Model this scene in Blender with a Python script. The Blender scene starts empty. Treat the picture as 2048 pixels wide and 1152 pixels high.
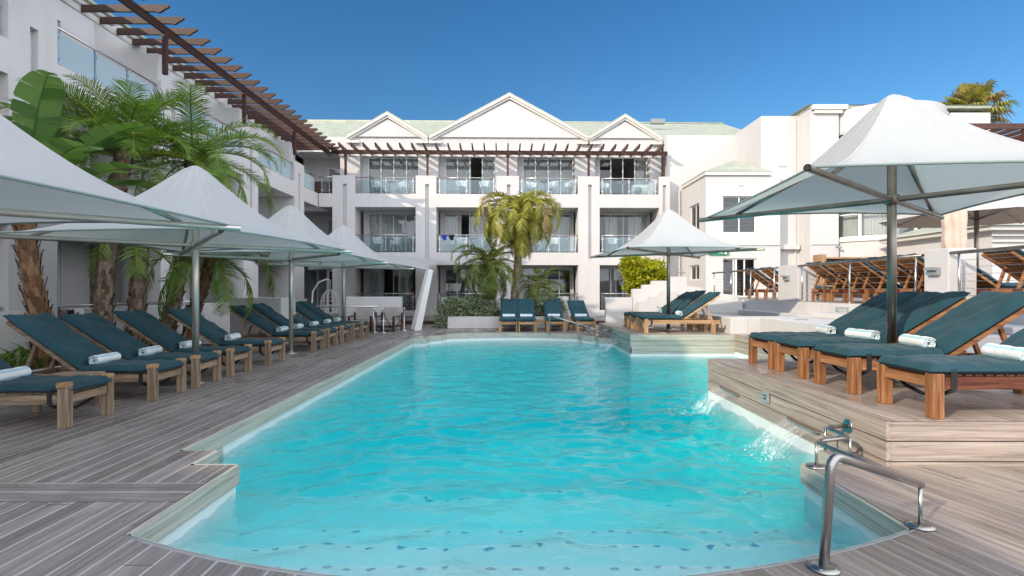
import bpy, math, random
import numpy as np
from mathutils import Vector, Matrix, Euler
from mathutils.geometry import tessellate_polygon
R = math.radians
rng = random.Random(7)
scene = bpy.context.scene
COL = scene.collection

# ------------------------------------------------------------------ camera, sky, sun, exposure
cam_d = bpy.data.cameras.new("camera"); cam = bpy.data.objects.new("camera", cam_d); COL.objects.link(cam)
cam.location = (0, 0, 1.4); cam.rotation_euler = (R(90), 0, 0)
cam_d.sensor_width = 36; cam_d.lens = 18.46; cam_d.shift_y = 4 / 2048
cam_d.clip_start = 0.05; cam_d.clip_end = 3000
scene.camera = cam
SUN_EL, SUN_AZ = 25.0, 50.0            # the light travels towards +X, +Y: the azimuth is counted from +Y towards +X
world = bpy.data.worlds.new("World"); scene.world = world; world.use_nodes = True
wn = world.node_tree.nodes; wl = world.node_tree.links; wn.clear()
wo = wn.new("ShaderNodeOutputWorld"); wb = wn.new("ShaderNodeBackground"); sk = wn.new("ShaderNodeTexSky")
sk.sky_type = 'NISHITA'; sk.sun_disc = False; sk.sun_elevation = R(SUN_EL); sk.sun_rotation = R(SUN_AZ + 180)
sk.altitude = 0; sk.air_density = 1.0; sk.dust_density = 0.8; sk.ozone_density = 2.6
wb.inputs[1].default_value = 0.15
SKY_SAT, SKY_VAL, FILL_RAW, SKY_STR = 1.32, 0.84, 11.3, 0.15
# clear deep blue ahead, an added pale fill glow behind and right of the camera
hsv = wn.new("ShaderNodeHueSaturation"); hsv.inputs["Saturation"].default_value = SKY_SAT; hsv.inputs["Value"].default_value = SKY_VAL
wl.new(sk.outputs[0], hsv.inputs["Color"])
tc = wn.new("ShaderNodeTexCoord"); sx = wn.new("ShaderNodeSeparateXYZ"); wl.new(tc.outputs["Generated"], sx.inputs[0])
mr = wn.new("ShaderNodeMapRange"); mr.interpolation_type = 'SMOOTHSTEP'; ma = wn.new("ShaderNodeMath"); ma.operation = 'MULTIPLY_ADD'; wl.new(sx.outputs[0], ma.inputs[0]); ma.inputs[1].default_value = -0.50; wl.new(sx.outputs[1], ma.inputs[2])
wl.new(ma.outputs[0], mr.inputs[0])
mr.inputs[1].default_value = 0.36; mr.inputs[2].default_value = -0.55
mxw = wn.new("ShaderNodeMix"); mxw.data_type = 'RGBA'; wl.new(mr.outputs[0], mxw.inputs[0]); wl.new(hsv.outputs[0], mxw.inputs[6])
mxw.inputs[7].default_value = (FILL_RAW, FILL_RAW*1.035, FILL_RAW*1.13, 1); wb.inputs[1].default_value = SKY_STR
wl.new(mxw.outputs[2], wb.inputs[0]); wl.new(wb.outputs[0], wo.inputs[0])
sun_d = bpy.data.lights.new("sun", 'SUN'); sun_o = bpy.data.objects.new("sun", sun_d); COL.objects.link(sun_o)
sun_d.energy = 3.2; sun_d.angle = R(0.53); sun_d.color = (1.0, 0.85, 0.66)
SDIR = Vector((math.sin(R(SUN_AZ)) * math.cos(R(SUN_EL)), math.cos(R(SUN_AZ)) * math.cos(R(SUN_EL)), -math.sin(R(SUN_EL))))
sun_o.rotation_euler = SDIR.to_track_quat('-Z', 'Y').to_euler(); sun_o.location = (-30, -30, 40)
scene.view_settings.view_transform = 'Standard'; scene.view_settings.look = 'None'
scene.view_settings.exposure = 0.28; scene.view_settings.gamma = 1
scene.render.engine = 'CYCLES'
cy = scene.cycles
cy.use_denoising = True
cy.max_bounces = 10; cy.diffuse_bounces = 4; cy.glossy_bounces = 4; cy.transmission_bounces = 6; cy.transparent_max_bounces = 24
cy.caustics_reflective = False; cy.caustics_refractive = True
cy.sample_clamp_indirect = 6

# ------------------------------------------------------------------ mesh helper
class MB:
    def __init__(s): s.v = []; s.f = []; s.mi = []; s.sm = []
    def add(s, vs, fs, m=0, smooth=False, M=None):
        o = len(s.v)
        if M is not None: vs = [M @ Vector(v) for v in vs]
        s.v.extend([tuple(v) for v in vs])
        for f in fs: s.f.append(tuple(i + o for i in f)); s.mi.append(m); s.sm.append(smooth)
        return s
    def box(s, x0, y0, z0, x1, y1, z1, m=0, M=None):
        x0, x1 = min(x0, x1), max(x0, x1); y0, y1 = min(y0, y1), max(y0, y1); z0, z1 = min(z0, z1), max(z0, z1)
        v = [(x0,y0,z0),(x1,y0,z0),(x1,y1,z0),(x0,y1,z0),(x0,y0,z1),(x1,y0,z1),(x1,y1,z1),(x0,y1,z1)]
        return s.add(v, [(0,3,2,1),(4,5,6,7),(0,1,5,4),(1,2,6,5),(2,3,7,6),(3,0,4,7)], m, False, M)
    def cbox(s, c, d, m=0, M=None):
        return s.box(c[0]-d[0]/2, c[1]-d[1]/2, c[2]-d[2]/2, c[0]+d[0]/2, c[1]+d[1]/2, c[2]+d[2]/2, m, M)
    def bar(s, p, q, w, h, m=0, up=(0,0,1)):
        p, q = Vector(p), Vector(q); d = (q - p); L = d.length; d.normalize()
        u = Vector(up); a = d.cross(u)
        if a.length < 1e-4: a = d.cross(Vector((1,0,0)))
        a.normalize(); b = a.cross(d)
        v = []
        for t in (p, q):
            for sx, sz in ((-1,-1),(1,-1),(1,1),(-1,1)): v.append(t + a*(sx*w/2) + b*(sz*h/2))
        return s.add(v, [(0,1,2,3),(7,6,5,4),(0,4,5,1),(1,5,6,2),(2,6,7,3),(3,7,4,0)], m)
    def tube(s, pts, r, seg=10, m=0, caps=True, smooth=True):
        pts = [Vector(p) for p in pts]; n = len(pts)
        rs = r if isinstance(r, (list, tuple)) else [r]*n
        v = []; prev = None
        for i in range(n):
            t = (pts[min(i+1,n-1)] - pts[max(i-1,0)]).normalized()
            if prev is None:
                a = t.cross(Vector((0,0,1)))
                if a.length < 1e-3: a = t.cross(Vector((1,0,0)))
            else: a = prev - t*prev.dot(t)
            a.normalize(); prev = a; b = t.cross(a)
            for k in range(seg):
                an = 2*math.pi*k/seg
                v.append(pts[i] + (a*math.cos(an) + b*math.sin(an))*rs[i])
        f = []
        for i in range(n-1):
            for k in range(seg):
                k2 = (k+1) % seg
                f.append((i*seg+k, i*seg+k2, (i+1)*seg+k2, (i+1)*seg+k))
        s.add(v, f, m, smooth)
        if caps:
            o = len(s.v) - len(v)
            s.f.append(tuple(o+k for k in reversed(range(seg)))); s.mi.append(m); s.sm.append(False)
            s.f.append(tuple(o+(n-1)*seg+k for k in range(seg))); s.mi.append(m); s.sm.append(False)
        return s
    def lathe(s, prof, c=(0,0,0), seg=16, m=0, smooth=True):
        v = []; f = []; n = len(prof)
        for r, z in prof:
            for k in range(seg):
                a = 2*math.pi*k/seg; v.append((c[0]+r*math.cos(a), c[1]+r*math.sin(a), c[2]+z))
        for i in range(n-1):
            for k in range(seg):
                k2 = (k+1) % seg; f.append((i*seg+k, i*seg+k2, (i+1)*seg+k2, (i+1)*seg+k))
        f.append(tuple(reversed(range(seg)))); f.append(tuple((n-1)*seg+k for k in range(seg)))
        return s.add(v, f, m, smooth)
    def prism(s, poly, axis, a0, a1, m=0):
        # poly in the two other axes, extruded along axis ('x','y','z')
        def P(p, a):
            return (a,p[0],p[1]) if axis == 'x' else (p[0],a,p[1]) if axis == 'y' else (p[0],p[1],a)
        n = len(poly); v = [P(p,a0) for p in poly] + [P(p,a1) for p in poly]
        f = [(i,(i+1)%n,(i+1)%n+n,i+n) for i in range(n)]
        s.add(v, f, m); o = len(s.v) - 2*n
        for t in tessellate_polygon([[Vector((p[0],p[1],0)) for p in poly]]):
            s.f.append(tuple(o+i for i in t)); s.mi.append(m); s.sm.append(False)
            s.f.append(tuple(o+n+i for i in reversed(t))); s.mi.append(m); s.sm.append(False)
        return s
    def grid(s, fn, nu, nv, m=0, smooth=True):
        v = [fn(i/nu, j/nv) for j in range(nv+1) for i in range(nu+1)]
        f = [(j*(nu+1)+i, j*(nu+1)+i+1, (j+1)*(nu+1)+i+1, (j+1)*(nu+1)+i) for j in range(nv) for i in range(nu)]
        return s.add(v, f, m, smooth)
    def build(s, name, mats, parent=None, bevel=0, recalc=True, loc=None, rz=None):
        me = bpy.data.meshes.new(name)
        me.from_pydata([tuple(v) for v in s.v], [], s.f)
        if not isinstance(mats, (list, tuple)): mats = [mats]
        for m in mats: me.materials.append(m)
        me.polygons.foreach_set("material_index", s.mi); me.polygons.foreach_set("use_smooth", s.sm)
        if recalc:
            import bmesh
            bm = bmesh.new(); bm.from_mesh(me); bmesh.ops.recalc_face_normals(bm, faces=bm.faces); bm.to_mesh(me); bm.free()
        me.update()
        o = bpy.data.objects.new(name, me); COL.objects.link(o)
        if parent is not None: o.parent = parent
        if loc is not None: o.location = loc
        if rz is not None: o.rotation_euler.z = rz
        if bevel:
            b = o.modifiers.new("bevel", 'BEVEL'); b.width = bevel; b.segments = 2; b.limit_method = 'ANGLE'; b.angle_limit = R(40)
        return o

def tag(o, label=None, cat=None, group=None, kind=None):
    if label: o["label"] = label
    if cat: o["category"] = cat
    if group: o["group"] = group
    if kind: o["kind"] = kind
    return o
def thing(name, label, cat, loc=(0,0,0), rz=0, group=None):
    o = bpy.data.objects.new(name, None); COL.objects.link(o); o.empty_display_size = .2
    o.location = loc; o.rotation_euler = (0,0,rz)
    return tag(o, label, cat, group)
CH = {}
def kids(o): return [c for c in COL.objects if c.parent == o]
def dup(src, loc, rz, label, group=None):
    tree = CH.get(src.name)
    if tree is None:
        tree = [(c, kids(c)) for c in kids(src)]; CH[src.name] = tree
    r = src.copy(); COL.objects.link(r); r.location = loc; r.rotation_euler = (0,0,rz); r["label"] = label
    if group: r["group"] = group
    for c, gs in tree:
        d = c.copy(); COL.objects.link(d); d.parent = r
        for g in gs:
            e = g.copy(); COL.objects.link(e); e.parent = d
    return r

# ------------------------------------------------------------------ materials
class NT:
    def __init__(s, name):
        s.m = bpy.data.materials.new(name); s.m.use_nodes = True; s.t = s.m.node_tree; s.t.nodes.clear()
        s.out = s.n("ShaderNodeOutputMaterial")
    def n(s, typ, **kw):
        x = s.t.nodes.new(typ)
        for k, v in kw.items(): setattr(x, k, v)
        return x
    def l(s, a, b): s.t.links.new(a, b)
    def coord(s, kind="Object", scale=(1,1,1), rot=(0,0,0)):
        c = s.n("ShaderNodeTexCoord"); mp = s.n("ShaderNodeMapping"); s.l(c.outputs[kind], mp.inputs[0])
        mp.inputs["Scale"].default_value = scale; mp.inputs["Rotation"].default_value = rot
        return mp.outputs[0]
    def noise(s, vec, scale, detail=3, rough=.55, dist=0):
        x = s.n("ShaderNodeTexNoise"); s.l(vec, x.inputs["Vector"]); x.inputs["Scale"].default_value = scale
        x.inputs["Detail"].default_value = detail; x.inputs["Roughness"].default_value = rough; x.inputs["Distortion"].default_value = dist
        return x.outputs["Fac"]
    def ramp(s, fac, stops):
        x = s.n("ShaderNodeValToRGB"); s.l(fac, x.inputs[0]); e = x.color_ramp.elements
        while len(e) < len(stops): e.new(.5)
        for i, (p, c) in enumerate(stops):
            e[i].position = p; e[i].color = (*c, 1) if len(c) == 3 else c
        return x.outputs[0]
    def math(s, op, a, b=None, clamp=False):
        x = s.n("ShaderNodeMath", operation=op); x.use_clamp = clamp
        for i, q in enumerate((a, b)):
            if q is None: continue
            if isinstance(q, (int, float)): x.inputs[i].default_value = q
            else: s.l(q, x.inputs[i])
        return x.outputs[0]
    def mix(s, fac, a, b, mode='MIX'):
        x = s.n("ShaderNodeMix", data_type='RGBA', blend_type=mode)
        for i, q in ((0, fac), (6, a), (7, b)):
            if isinstance(q, (int, float)): x.inputs[i].default_value = q
            elif isinstance(q, tuple): x.inputs[i].default_value = (*q, 1) if len(q) == 3 else q
            else: s.l(q, x.inputs[i])
        return x.outputs[2]
    def bump(s, h, strength=.3, dist=.01):
        b = s.n("ShaderNodeBump"); b.inputs["Strength"].default_value = strength; b.inputs["Distance"].default_value = dist
        s.l(h, b.inputs["Height"]); return b.outputs[0]
    def bsdf(s, color, rough=.6, metal=0, normal=None, spec=.5, **kw):
        b = s.n("ShaderNodeBsdfPrincipled")
        for nm, q in (("Base Color", color), ("Roughness", rough), ("Metallic", metal), ("Specular IOR Level", spec)):
            if isinstance(q, (int, float)): b.inputs[nm].default_value = q
            elif isinstance(q, tuple): b.inputs[nm].default_value = (*q, 1)
            else: s.l(q, b.inputs[nm])
        if normal is not None: s.l(normal, b.inputs["Normal"])
        for k, v in kw.items(): b.inputs[k].default_value = v
        s.last = b
        return b.outputs[0]
    def done(s, sh): s.l(sh, s.out.inputs[0]); return s.m

def mat_plaster(name, col, var=.06, rough=.8):
    t = NT(name); v = t.coord("Object"); n = t.noise(v, .6, 4); n2 = t.noise(v, 60, 3)
    vs = t.coord("Object", (2.2, 2.2, .22)); st = t.noise(vs, 1.6, 4, .6)
    c = t.ramp(n, [(.3, tuple(x*(1-var) for x in col)), (.7, col)])
    c = t.mix(t.math('MULTIPLY', t.ramp(st, [(.5,(0,0,0)),(.78,(1,1,1))]), .55), c, tuple(x*.84 for x in (col[0], col[1]*.985, col[2]*.96)))
    return t.done(t.bsdf(c, rough, normal=t.bump(n2, .25, .004), spec=.25))
def mat_wood(name, c0, c1, axis, rough=.55, gs=14):
    t = NT(name); sc = [18,18,18]; sc['xyz'.index(axis)] = 1.1
    v = t.coord("Object", tuple(sc)); n = t.noise(v, 1.6, 5, .6, .6)
    oi = t.n("ShaderNodeObjectInfo"); v2 = t.coord("Object"); n2 = t.noise(v2, 3.5, 3)
    c = t.ramp(n, [(.36, tuple(x*.8 for x in c0)), (.64, tuple(x*1.08 for x in c1))])
    c = t.mix(t.math('MULTIPLY', n2, .45), c, tuple(x*.6 for x in c0))
    br = t.math('ADD', t.math('MULTIPLY', oi.outputs["Random"], .35), .82)
    hs = t.n("ShaderNodeHueSaturation"); t.l(c, hs.inputs["Color"]); t.l(br, hs.inputs["Value"])
    return t.done(t.bsdf(hs.outputs[0], rough, normal=t.bump(n, .35, .004), spec=.35))
def mat_deck(name, c0, c1, ang, width=.152, gap=(.55,.52,.51), wet=True, gapw=.05, coref=.0):
    # boards run along local Y after turning the pattern by ang
    t = NT(name); v = t.coord("Object", (1,1,1), (0,0,ang)); sp = t.n("ShaderNodeSeparateXYZ"); t.l(v, sp.inputs[0])
    u = t.math('DIVIDE', sp.outputs[0], width); fl = t.math('FLOOR', u); fr = t.math('SUBTRACT', u, fl)
    wn_ = t.n("ShaderNodeTexWhiteNoise", noise_dimensions='1D'); t.l(fl, wn_.inputs["W"]); rnd = wn_.outputs["Value"]
    edge = t.math('MINIMUM', fr, t.math('SUBTRACT', 1, fr))
    cb = t.n("ShaderNodeCombineXYZ"); t.l(t.math('MULTIPLY', sp.outputs[0], 34), cb.inputs[0])
    t.l(t.math('ADD', t.math('MULTIPLY', sp.outputs[1], 1.3), t.math('MULTIPLY', rnd, 40)), cb.inputs[1]); t.l(t.math('MULTIPLY', rnd, 20), cb.inputs[2])
    g = t.noise(cb.outputs[0], 1.0, 5, .62, .9)
    # board ends, staggered
    yy = t.math('ADD', t.math('DIVIDE', sp.outputs[1], 4.8), t.math('MULTIPLY', rnd, 7.3)); fy = t.math('FRACT', yy)
    wn2 = t.n("ShaderNodeTexWhiteNoise", noise_dimensions='2D'); cb2 = t.n("ShaderNodeCombineXYZ"); t.l(fl, cb2.inputs[0]); t.l(t.math('FLOOR', yy), cb2.inputs[1]); t.l(cb2.outputs[0], wn2.inputs["Vector"])
    c = t.ramp(g, [(.30, tuple(x*.86 for x in c0)), (.52, tuple((x+y)/2 for x, y in zip(c0, c1))), (.72, tuple(x*1.04 for x in c1))])
    hs = t.n("ShaderNodeHueSaturation"); t.l(c, hs.inputs["Color"]); t.l(t.math('ADD', t.math('MULTIPLY', wn2.outputs["Value"], .42), .79), hs.inputs["Value"])
    big = t.noise(t.coord("Object"), .9, 4, .6)
    c = t.mix(t.math('MULTIPLY', t.ramp(big, [(.42,(0,0,0)),(.68,(1,1,1))]), .45), hs.outputs[0], tuple(x*.62 for x in c0))
    gl = t.math('LESS_THAN', edge, gapw); core = t.math('LESS_THAN', edge, gapw*.45)
    endm = t.math('LESS_THAN', fy, .0012)
    c = t.mix(t.math('MULTIPLY', gl, .62), c, gap); c = t.mix(t.math('MULTIPLY', core, coref), c, (.03,.028,.027)); c = t.mix(endm, c, (.03,.028,.027))  # pale lines put the light on board edges into the colour
    h = t.math('SUBTRACT', t.math('MULTIPLY', g, .35), t.math('MULTIPLY', core, 1.0))
    ro = .5
    if wet:
        wv = t.noise(t.coord("Object", (2.2,.8,1)), 1.3, 4, .65)
        ro = t.math('SUBTRACT', .54, t.math('MULTIPLY', t.ramp(wv, [(.50,(0,0,0)),(.62,(1,1,1))]), .42))
    return t.done(t.bsdf(c, ro, normal=t.bump(h, .55, .006), spec=.45))
def mat_fascia(name, c0, c1, axis, moss=.4):
    t = NT(name); sc = [30,30,30]; sc['xyz'.index(axis)] = .7
    v = t.coord("Object", tuple(sc)); n = t.noise(v, 1.2, 5, .65, 1.2); b = t.noise(t.coord("Object"), 1.4, 4)
    c = t.ramp(n, [(.32, tuple(x*.78 for x in c0)), (.5, tuple((x+y)/2 for x, y in zip(c0, c1))), (.68, tuple(x*1.08 for x in c1))])
    c = t.mix(t.math('MULTIPLY', t.ramp(b, [(.4,(0,0,0)),(.66,(1,1,1))]), moss), c, (c1[0]*.86, c1[1]*.98, c1[2]*.68))
    return t.done(t.bsdf(c, .55, normal=t.bump(n, .4, .004), spec=.35))
def mat_fabric(name, col, scale=420, var=.18, sheen=.25):
    t = NT(name); v = t.coord("Object"); n = t.noise(v, scale, 2); b = t.noise(v, 2.6, 4); w = t.noise(v, 9, 3, .6, .8)
    c = t.ramp(b, [(.3, tuple(x*(1-var) for x in col)), (.7, tuple(x*(1+var) for x in col))])
    c = t.mix(t.math('MULTIPLY', t.ramp(n, [(.45,(0,0,0)),(.7,(1,1,1))]), .25), c, tuple(min(1, x*1.7+.02) for x in col))
    nm = t.bump(t.math('ADD', t.math('MULTIPLY', n, .12), t.math('MULTIPLY', w, 1.0)), .7, .02)
    return t.done(t.bsdf(c, .88, normal=nm, spec=.15, **{"Sheen Weight": sheen, "Sheen Roughness": .5}))
def mat_plain(name, col, rough=.5, metal=0, spec=.5, bump=0, bs=40, var=.1):
    t = NT(name); v = t.coord("Object"); n = t.noise(v, bs, 3); b = t.noise(v, 3, 3)
    c = t.ramp(b, [(.3, tuple(x*(1-var) for x in col)), (.7, tuple(min(1, x*(1+var)) for x in col))])
    return t.done(t.bsdf(c, rough, metal, normal=t.bump(n, bump, .004) if bump else None, spec=spec))
def mat_leaf(name, c0, c1, rough=.45, trans=.35, scale=3.0):
    t = NT(name); v = t.coord("Object"); n = t.noise(v, scale, 3); g = t.n("ShaderNodeNewGeometry")
    f = t.math('ADD', t.math('MULTIPLY', n, .55), t.math('MULTIPLY', g.outputs["Random Per Island"], .5))
    c = t.ramp(f, [(.2, c0), (.8, c1)])
    a = t.bsdf(c, rough, spec=.4); tr = t.n("ShaderNodeBsdfTranslucent")
    t.l(t.mix(1.0, c, (1.35,1.3,.5), 'MULTIPLY'), tr.inputs[0])
    mx = t.n("ShaderNodeMixShader"); mx.inputs[0].default_value = trans; t.l(a, mx.inputs[1]); t.l(tr.outputs[0], mx.inputs[2])
    return t.done(mx.outputs[0])
def mat_glass(name, tint=(.93,.97,.96), refl=1.0, rough=0.0, ior=1.5, pale_mix=0):
    t = NT(name); tr = t.n("ShaderNodeBsdfTransparent"); tr.inputs[0].default_value = (*tint, 1)
    gl = t.n("ShaderNodeBsdfGlossy"); gl.inputs["Roughness"].default_value = rough
    fr = t.n("ShaderNodeFresnel"); fr.inputs[0].default_value = ior
    mx = t.n("ShaderNodeMixShader"); t.l(t.math('MULTIPLY', fr.outputs[0], refl, True), mx.inputs[0]); t.l(tr.outputs[0], mx.inputs[1]); t.l(gl.outputs[0], mx.inputs[2])
    if pale_mix:
        df = t.n("ShaderNodeBsdfDiffuse"); df.inputs[0].default_value = (.66,.80,.86,1); m2 = t.n("ShaderNodeMixShader"); m2.inputs[0].default_value = pale_mix
        t.l(mx.outputs[0], m2.inputs[1]); t.l(df.outputs[0], m2.inputs[2]); return t.done(m2.outputs[0])
    return t.done(mx.outputs[0])

M = {}
M['plaster'] = mat_plaster("white_plaster", (.62,.61,.605))
M['plaster_in'] = mat_plaster("room_plaster", (.55,.50,.45))
M['trim'] = mat_plain("cream_trim", (.65,.63,.58), .6, var=.04)
M['frame'] = mat_plain("window_frame_paint", (.72,.73,.73), .4, var=.03)
M['glass'] = mat_glass("window_glass", (.93,.96,.96), 1.3)
M['rail_glass'] = mat_glass("balustrade_glass", (.84,.93,.95), 1.6, pale_mix=.05)
M['rail_glass_pale'] = mat_glass("balustrade_glass_pale", (.84,.93,.95), 1.6, pale_mix=.5)  # same glass with a larger pale blue diffuse share
M['rail_steel'] = mat_plain("dull_steel", (.40,.385,.365), .30, 1.0, var=.15)
M['pergola_shaded'] = mat_wood("shaded_stained_timber", (.030,.012,.009), (.078,.030,.019), 'x', .55)  # same timber darkened: the left wing's shade put into the colour
M['room_floor'] = mat_plain("room_floor_tile", (.34,.31,.28), .5)
M['blind'] = mat_plain("grey_blind", (.10,.10,.105), .6)
M['dark'] = mat_plain("dark_backing", (.035,.028,.024), .8)
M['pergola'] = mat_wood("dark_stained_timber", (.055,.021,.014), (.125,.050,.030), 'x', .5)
M['pergola_y'] = mat_wood("dark_stained_timber_y", (.055,.021,.014), (.125,.050,.030), 'y', .5)
M['pergola_z'] = mat_wood("dark_stained_timber_z", (.055,.021,.014), (.125,.050,.030), 'z', .5)
for k, c0, c1 in (("grey", (.20,.135,.085), (.40,.30,.21)), ("tan", (.36,.20,.09), (.60,.39,.21)), ("orange", (.22,.085,.032), (.45,.215,.09))):
    for ax in 'xyz': M['teak_%s_%s' % (k, ax)] = mat_wood("teak_%s_%s" % (k, ax), c0, c1, ax)
M['red_rail'] = mat_wood("red_stained_teak", (.085,.022,.012), (.19,.06,.03), 'x')
M['cushion'] = mat_fabric("teal_canvas", (.017,.060,.079), 420, .15, .08)
M['towel_w'] = mat_fabric("towel_white", (.80,.82,.82), 260, .03, .4)
M['towel_b'] = mat_fabric("towel_blue", (.36,.60,.70), 260, .05, .4)
M['steel'] = mat_plain("brushed_steel", (.60,.59,.57), .28, 1.0, var=.08)
M['bronze'] = mat_plain("weathered_steel", (.30,.27,.235), .36, 1.0, bump=.1, bs=60, var=.3)
M['alu'] = mat_plain("pale_steel", (.56,.56,.50), .38, .85, var=.08)
M['black'] = mat_plain("black_webbing", (.012,.012,.014), .7)
M['grass_cover'] = mat_leaf("ground_cover_leaf", (.05,.11,.02), (.16,.24,.05))
M['palm'] = mat_leaf("palm_leaf", (.07,.145,.026), (.23,.37,.07), .40, .35)
M['palm_mid'] = mat_leaf("palm_leaf_olive", (.06,.10,.02), (.22,.28,.06), .45, .35)
M['palm_sun'] = mat_leaf("palm_leaf_yellowed", (.10,.14,.018), (.46,.42,.07), .45, .35)
M['palm_dry'] = mat_leaf("palm_leaf_dry", (.16,.11,.05), (.40,.29,.13), .7, .25)
M['fan'] = mat_leaf("fan_palm_leaf", (.10,.14,.02), (.38,.34,.08), .5, .3)
M['banana'] = mat_leaf("bird_of_paradise_leaf", (.06,.145,.04), (.19,.32,.11), .38, .35, 1.2)
M['lime'] = mat_leaf("lime_leaf", (.15,.22,.015), (.52,.50,.03), .4, .4)
M['rosemary'] = mat_leaf("grey_green_leaf", (.13,.175,.10), (.36,.42,.27), .6, .2)
def mat_bark(name, c0, c1, c2):
    t = NT(name); v = t.coord("Object", (1,1,.35)); n = t.noise(v, 40, 4, .65); b = t.noise(t.coord("Object"), 7, 3); g = t.n("ShaderNodeNewGeometry")
    f = t.math('ADD', t.math('MULTIPLY', n, .5), t.math('MULTIPLY', g.outputs["Random Per Island"], .55))
    c = t.mix(t.math('MULTIPLY', b, .5), t.ramp(f, [(.25,c0),(.55,c1),(.85,c2)]), c0)
    return t.done(t.bsdf(c, .9, normal=t.bump(n, .7, .01), spec=.15))
M['trunk'] = mat_bark("palm_bark", (.075,.052,.038), (.23,.165,.115), (.46,.36,.27))
M['trunk_pale'] = mat_bark("pale_palm_bark", (.16,.11,.075), (.36,.27,.19), (.55,.43,.32))
M['trunk_red'] = mat_bark("palm_sheath", (.08,.045,.028), (.24,.13,.07), (.40,.25,.15))
M['soil'] = mat_plain("soil", (.06,.045,.03), .95, bump=.8)
M['chair'] = mat_plain("white_resin", (.76,.77,.76), .45, var=.03)
M['greyfab'] = mat_fabric("grey_upholstery", (.33,.31,.30))
M['tiles'] = mat_plain("white_pool_tile", (.78,.80,.79), .3, var=.03)
M['blue_tile'] = mat_plain("blue_pool_tile", (.008,.06,.30), .3)
M['pink'] = mat_fabric("blush_canvas", (.66,.48,.40), 300, .08)
M['taupe'] = mat_fabric("taupe_canvas", (.42,.32,.26), 300, .08)
M['plate'] = mat_plain("grey_sign_plate", (.30,.34,.36), .4)
M['lampgrey'] = mat_plain("lamp_housing", (.26,.28,.29), .5)
M['rope'] = mat_plain("navy_rope", (.03,.045,.09), .8)
M['exit_g'] = mat_plain("exit_sign_green", (.0,.24,.10), .5)
M['white'] = mat_plain("white_paint", (.78,.78,.77), .5, var=.03)
M['skin'] = mat_plain("skin", (.42,.26,.19), .6); M['hair'] = mat_plain("dark_hair", (.02,.015,.012), .6)
M['shirt'] = mat_fabric("pink_shirt", (.48,.27,.24)); M['trouser'] = mat_fabric("dark_trousers", (.03,.03,.04))
M['swim_b'] = mat_fabric("blue_swimwear", (.03,.05,.42)); M['swim_k'] = mat_fabric("black_swimwear", (.012,.012,.014))

def mat_curtain():
    t = NT("sheer_curtain"); c = t.coord("Object"); n = t.noise(c, 3, 2)
    col = t.ramp(n, [(.3,(.86,.85,.83)),(.7,(.92,.91,.89))])
    a = t.n("ShaderNodeBsdfDiffuse"); t.l(col, a.inputs[0]); b = t.n("ShaderNodeBsdfTranslucent"); t.l(col, b.inputs[0])
    mx = t.n("ShaderNodeMixShader"); mx.inputs[0].default_value = .4; t.l(a.outputs[0], mx.inputs[1]); t.l(b.outputs[0], mx.inputs[2])
    return t.done(mx.outputs[0])
M['curtain'] = mat_curtain()
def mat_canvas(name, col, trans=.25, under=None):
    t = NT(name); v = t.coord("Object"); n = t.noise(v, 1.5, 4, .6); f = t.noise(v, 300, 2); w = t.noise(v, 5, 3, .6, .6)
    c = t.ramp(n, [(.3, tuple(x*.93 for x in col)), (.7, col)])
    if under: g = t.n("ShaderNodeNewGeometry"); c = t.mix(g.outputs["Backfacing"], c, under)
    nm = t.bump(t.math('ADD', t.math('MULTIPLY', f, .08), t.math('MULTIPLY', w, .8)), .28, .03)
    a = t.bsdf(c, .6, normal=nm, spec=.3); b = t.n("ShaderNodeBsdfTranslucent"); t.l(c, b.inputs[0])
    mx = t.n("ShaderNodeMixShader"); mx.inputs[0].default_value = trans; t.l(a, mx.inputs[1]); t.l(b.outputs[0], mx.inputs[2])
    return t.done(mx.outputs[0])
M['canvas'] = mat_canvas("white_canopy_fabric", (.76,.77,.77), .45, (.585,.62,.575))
M['taupe_lit_top'] = mat_canvas("taupe_canvas_lit_top", (.74,.70,.66), .20, (.42,.33,.27))  # taupe cloth, its sunlit top put in as a paler colour
M['seam'] = mat_plain("seam_thread", (.56,.57,.57), .8)
M['canvas_in'] = mat_canvas("green_canopy_lining", (.27,.345,.325), .10)
def mat_slate():
    t = NT("green_slate"); v = t.coord("Generated"); v = t.coord("Object", (1,1,1))
    sp = t.n("ShaderNodeSeparateXYZ"); t.l(v, sp.inputs[0])
    br = t.n("ShaderNodeTexBrick"); cb = t.n("ShaderNodeCombineXYZ")
    t.l(t.math('ADD', sp.outputs[0], t.math('MULTIPLY', sp.outputs[1], .31)), cb.inputs[0]); t.l(sp.outputs[2], cb.inputs[1]); t.l(cb.outputs[0], br.inputs["Vector"])
    br.inputs["Scale"].default_value = 1; br.inputs["Brick Width"].default_value = .33; br.inputs["Row Height"].default_value = .14
    br.inputs["Mortar Size"].default_value = .008; br.inputs["Color1"].default_value = (.33,.37,.29,1); br.inputs["Color2"].default_value = (.47,.49,.40,1)
    br.inputs["Mortar"].default_value = (.24,.30,.24,1); br.inputs["Bias"].default_value = .1
    n = t.noise(v, 2.5, 4); c = t.mix(t.math('MULTIPLY', n, .35), br.outputs["Color"], (.40,.43,.35))
    return t.done(t.bsdf(c, .6, normal=t.bump(br.outputs["Fac"], -.4, .02), spec=.3))
M['slate'] = mat_slate()
M['deck'] = mat_deck("deck_boards", (.165,.146,.138), (.325,.288,.270), 0)
M['deck_cross'] = mat_deck("deck_cross_boards", (.165,.146,.138), (.320,.285,.268), R(90), .165)
M['deck_fan'] = mat_deck("deck_boards_angled", (.19,.155,.128), (.385,.318,.268), R(-17), gap=(.50,.46,.43), coref=.35)
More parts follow.
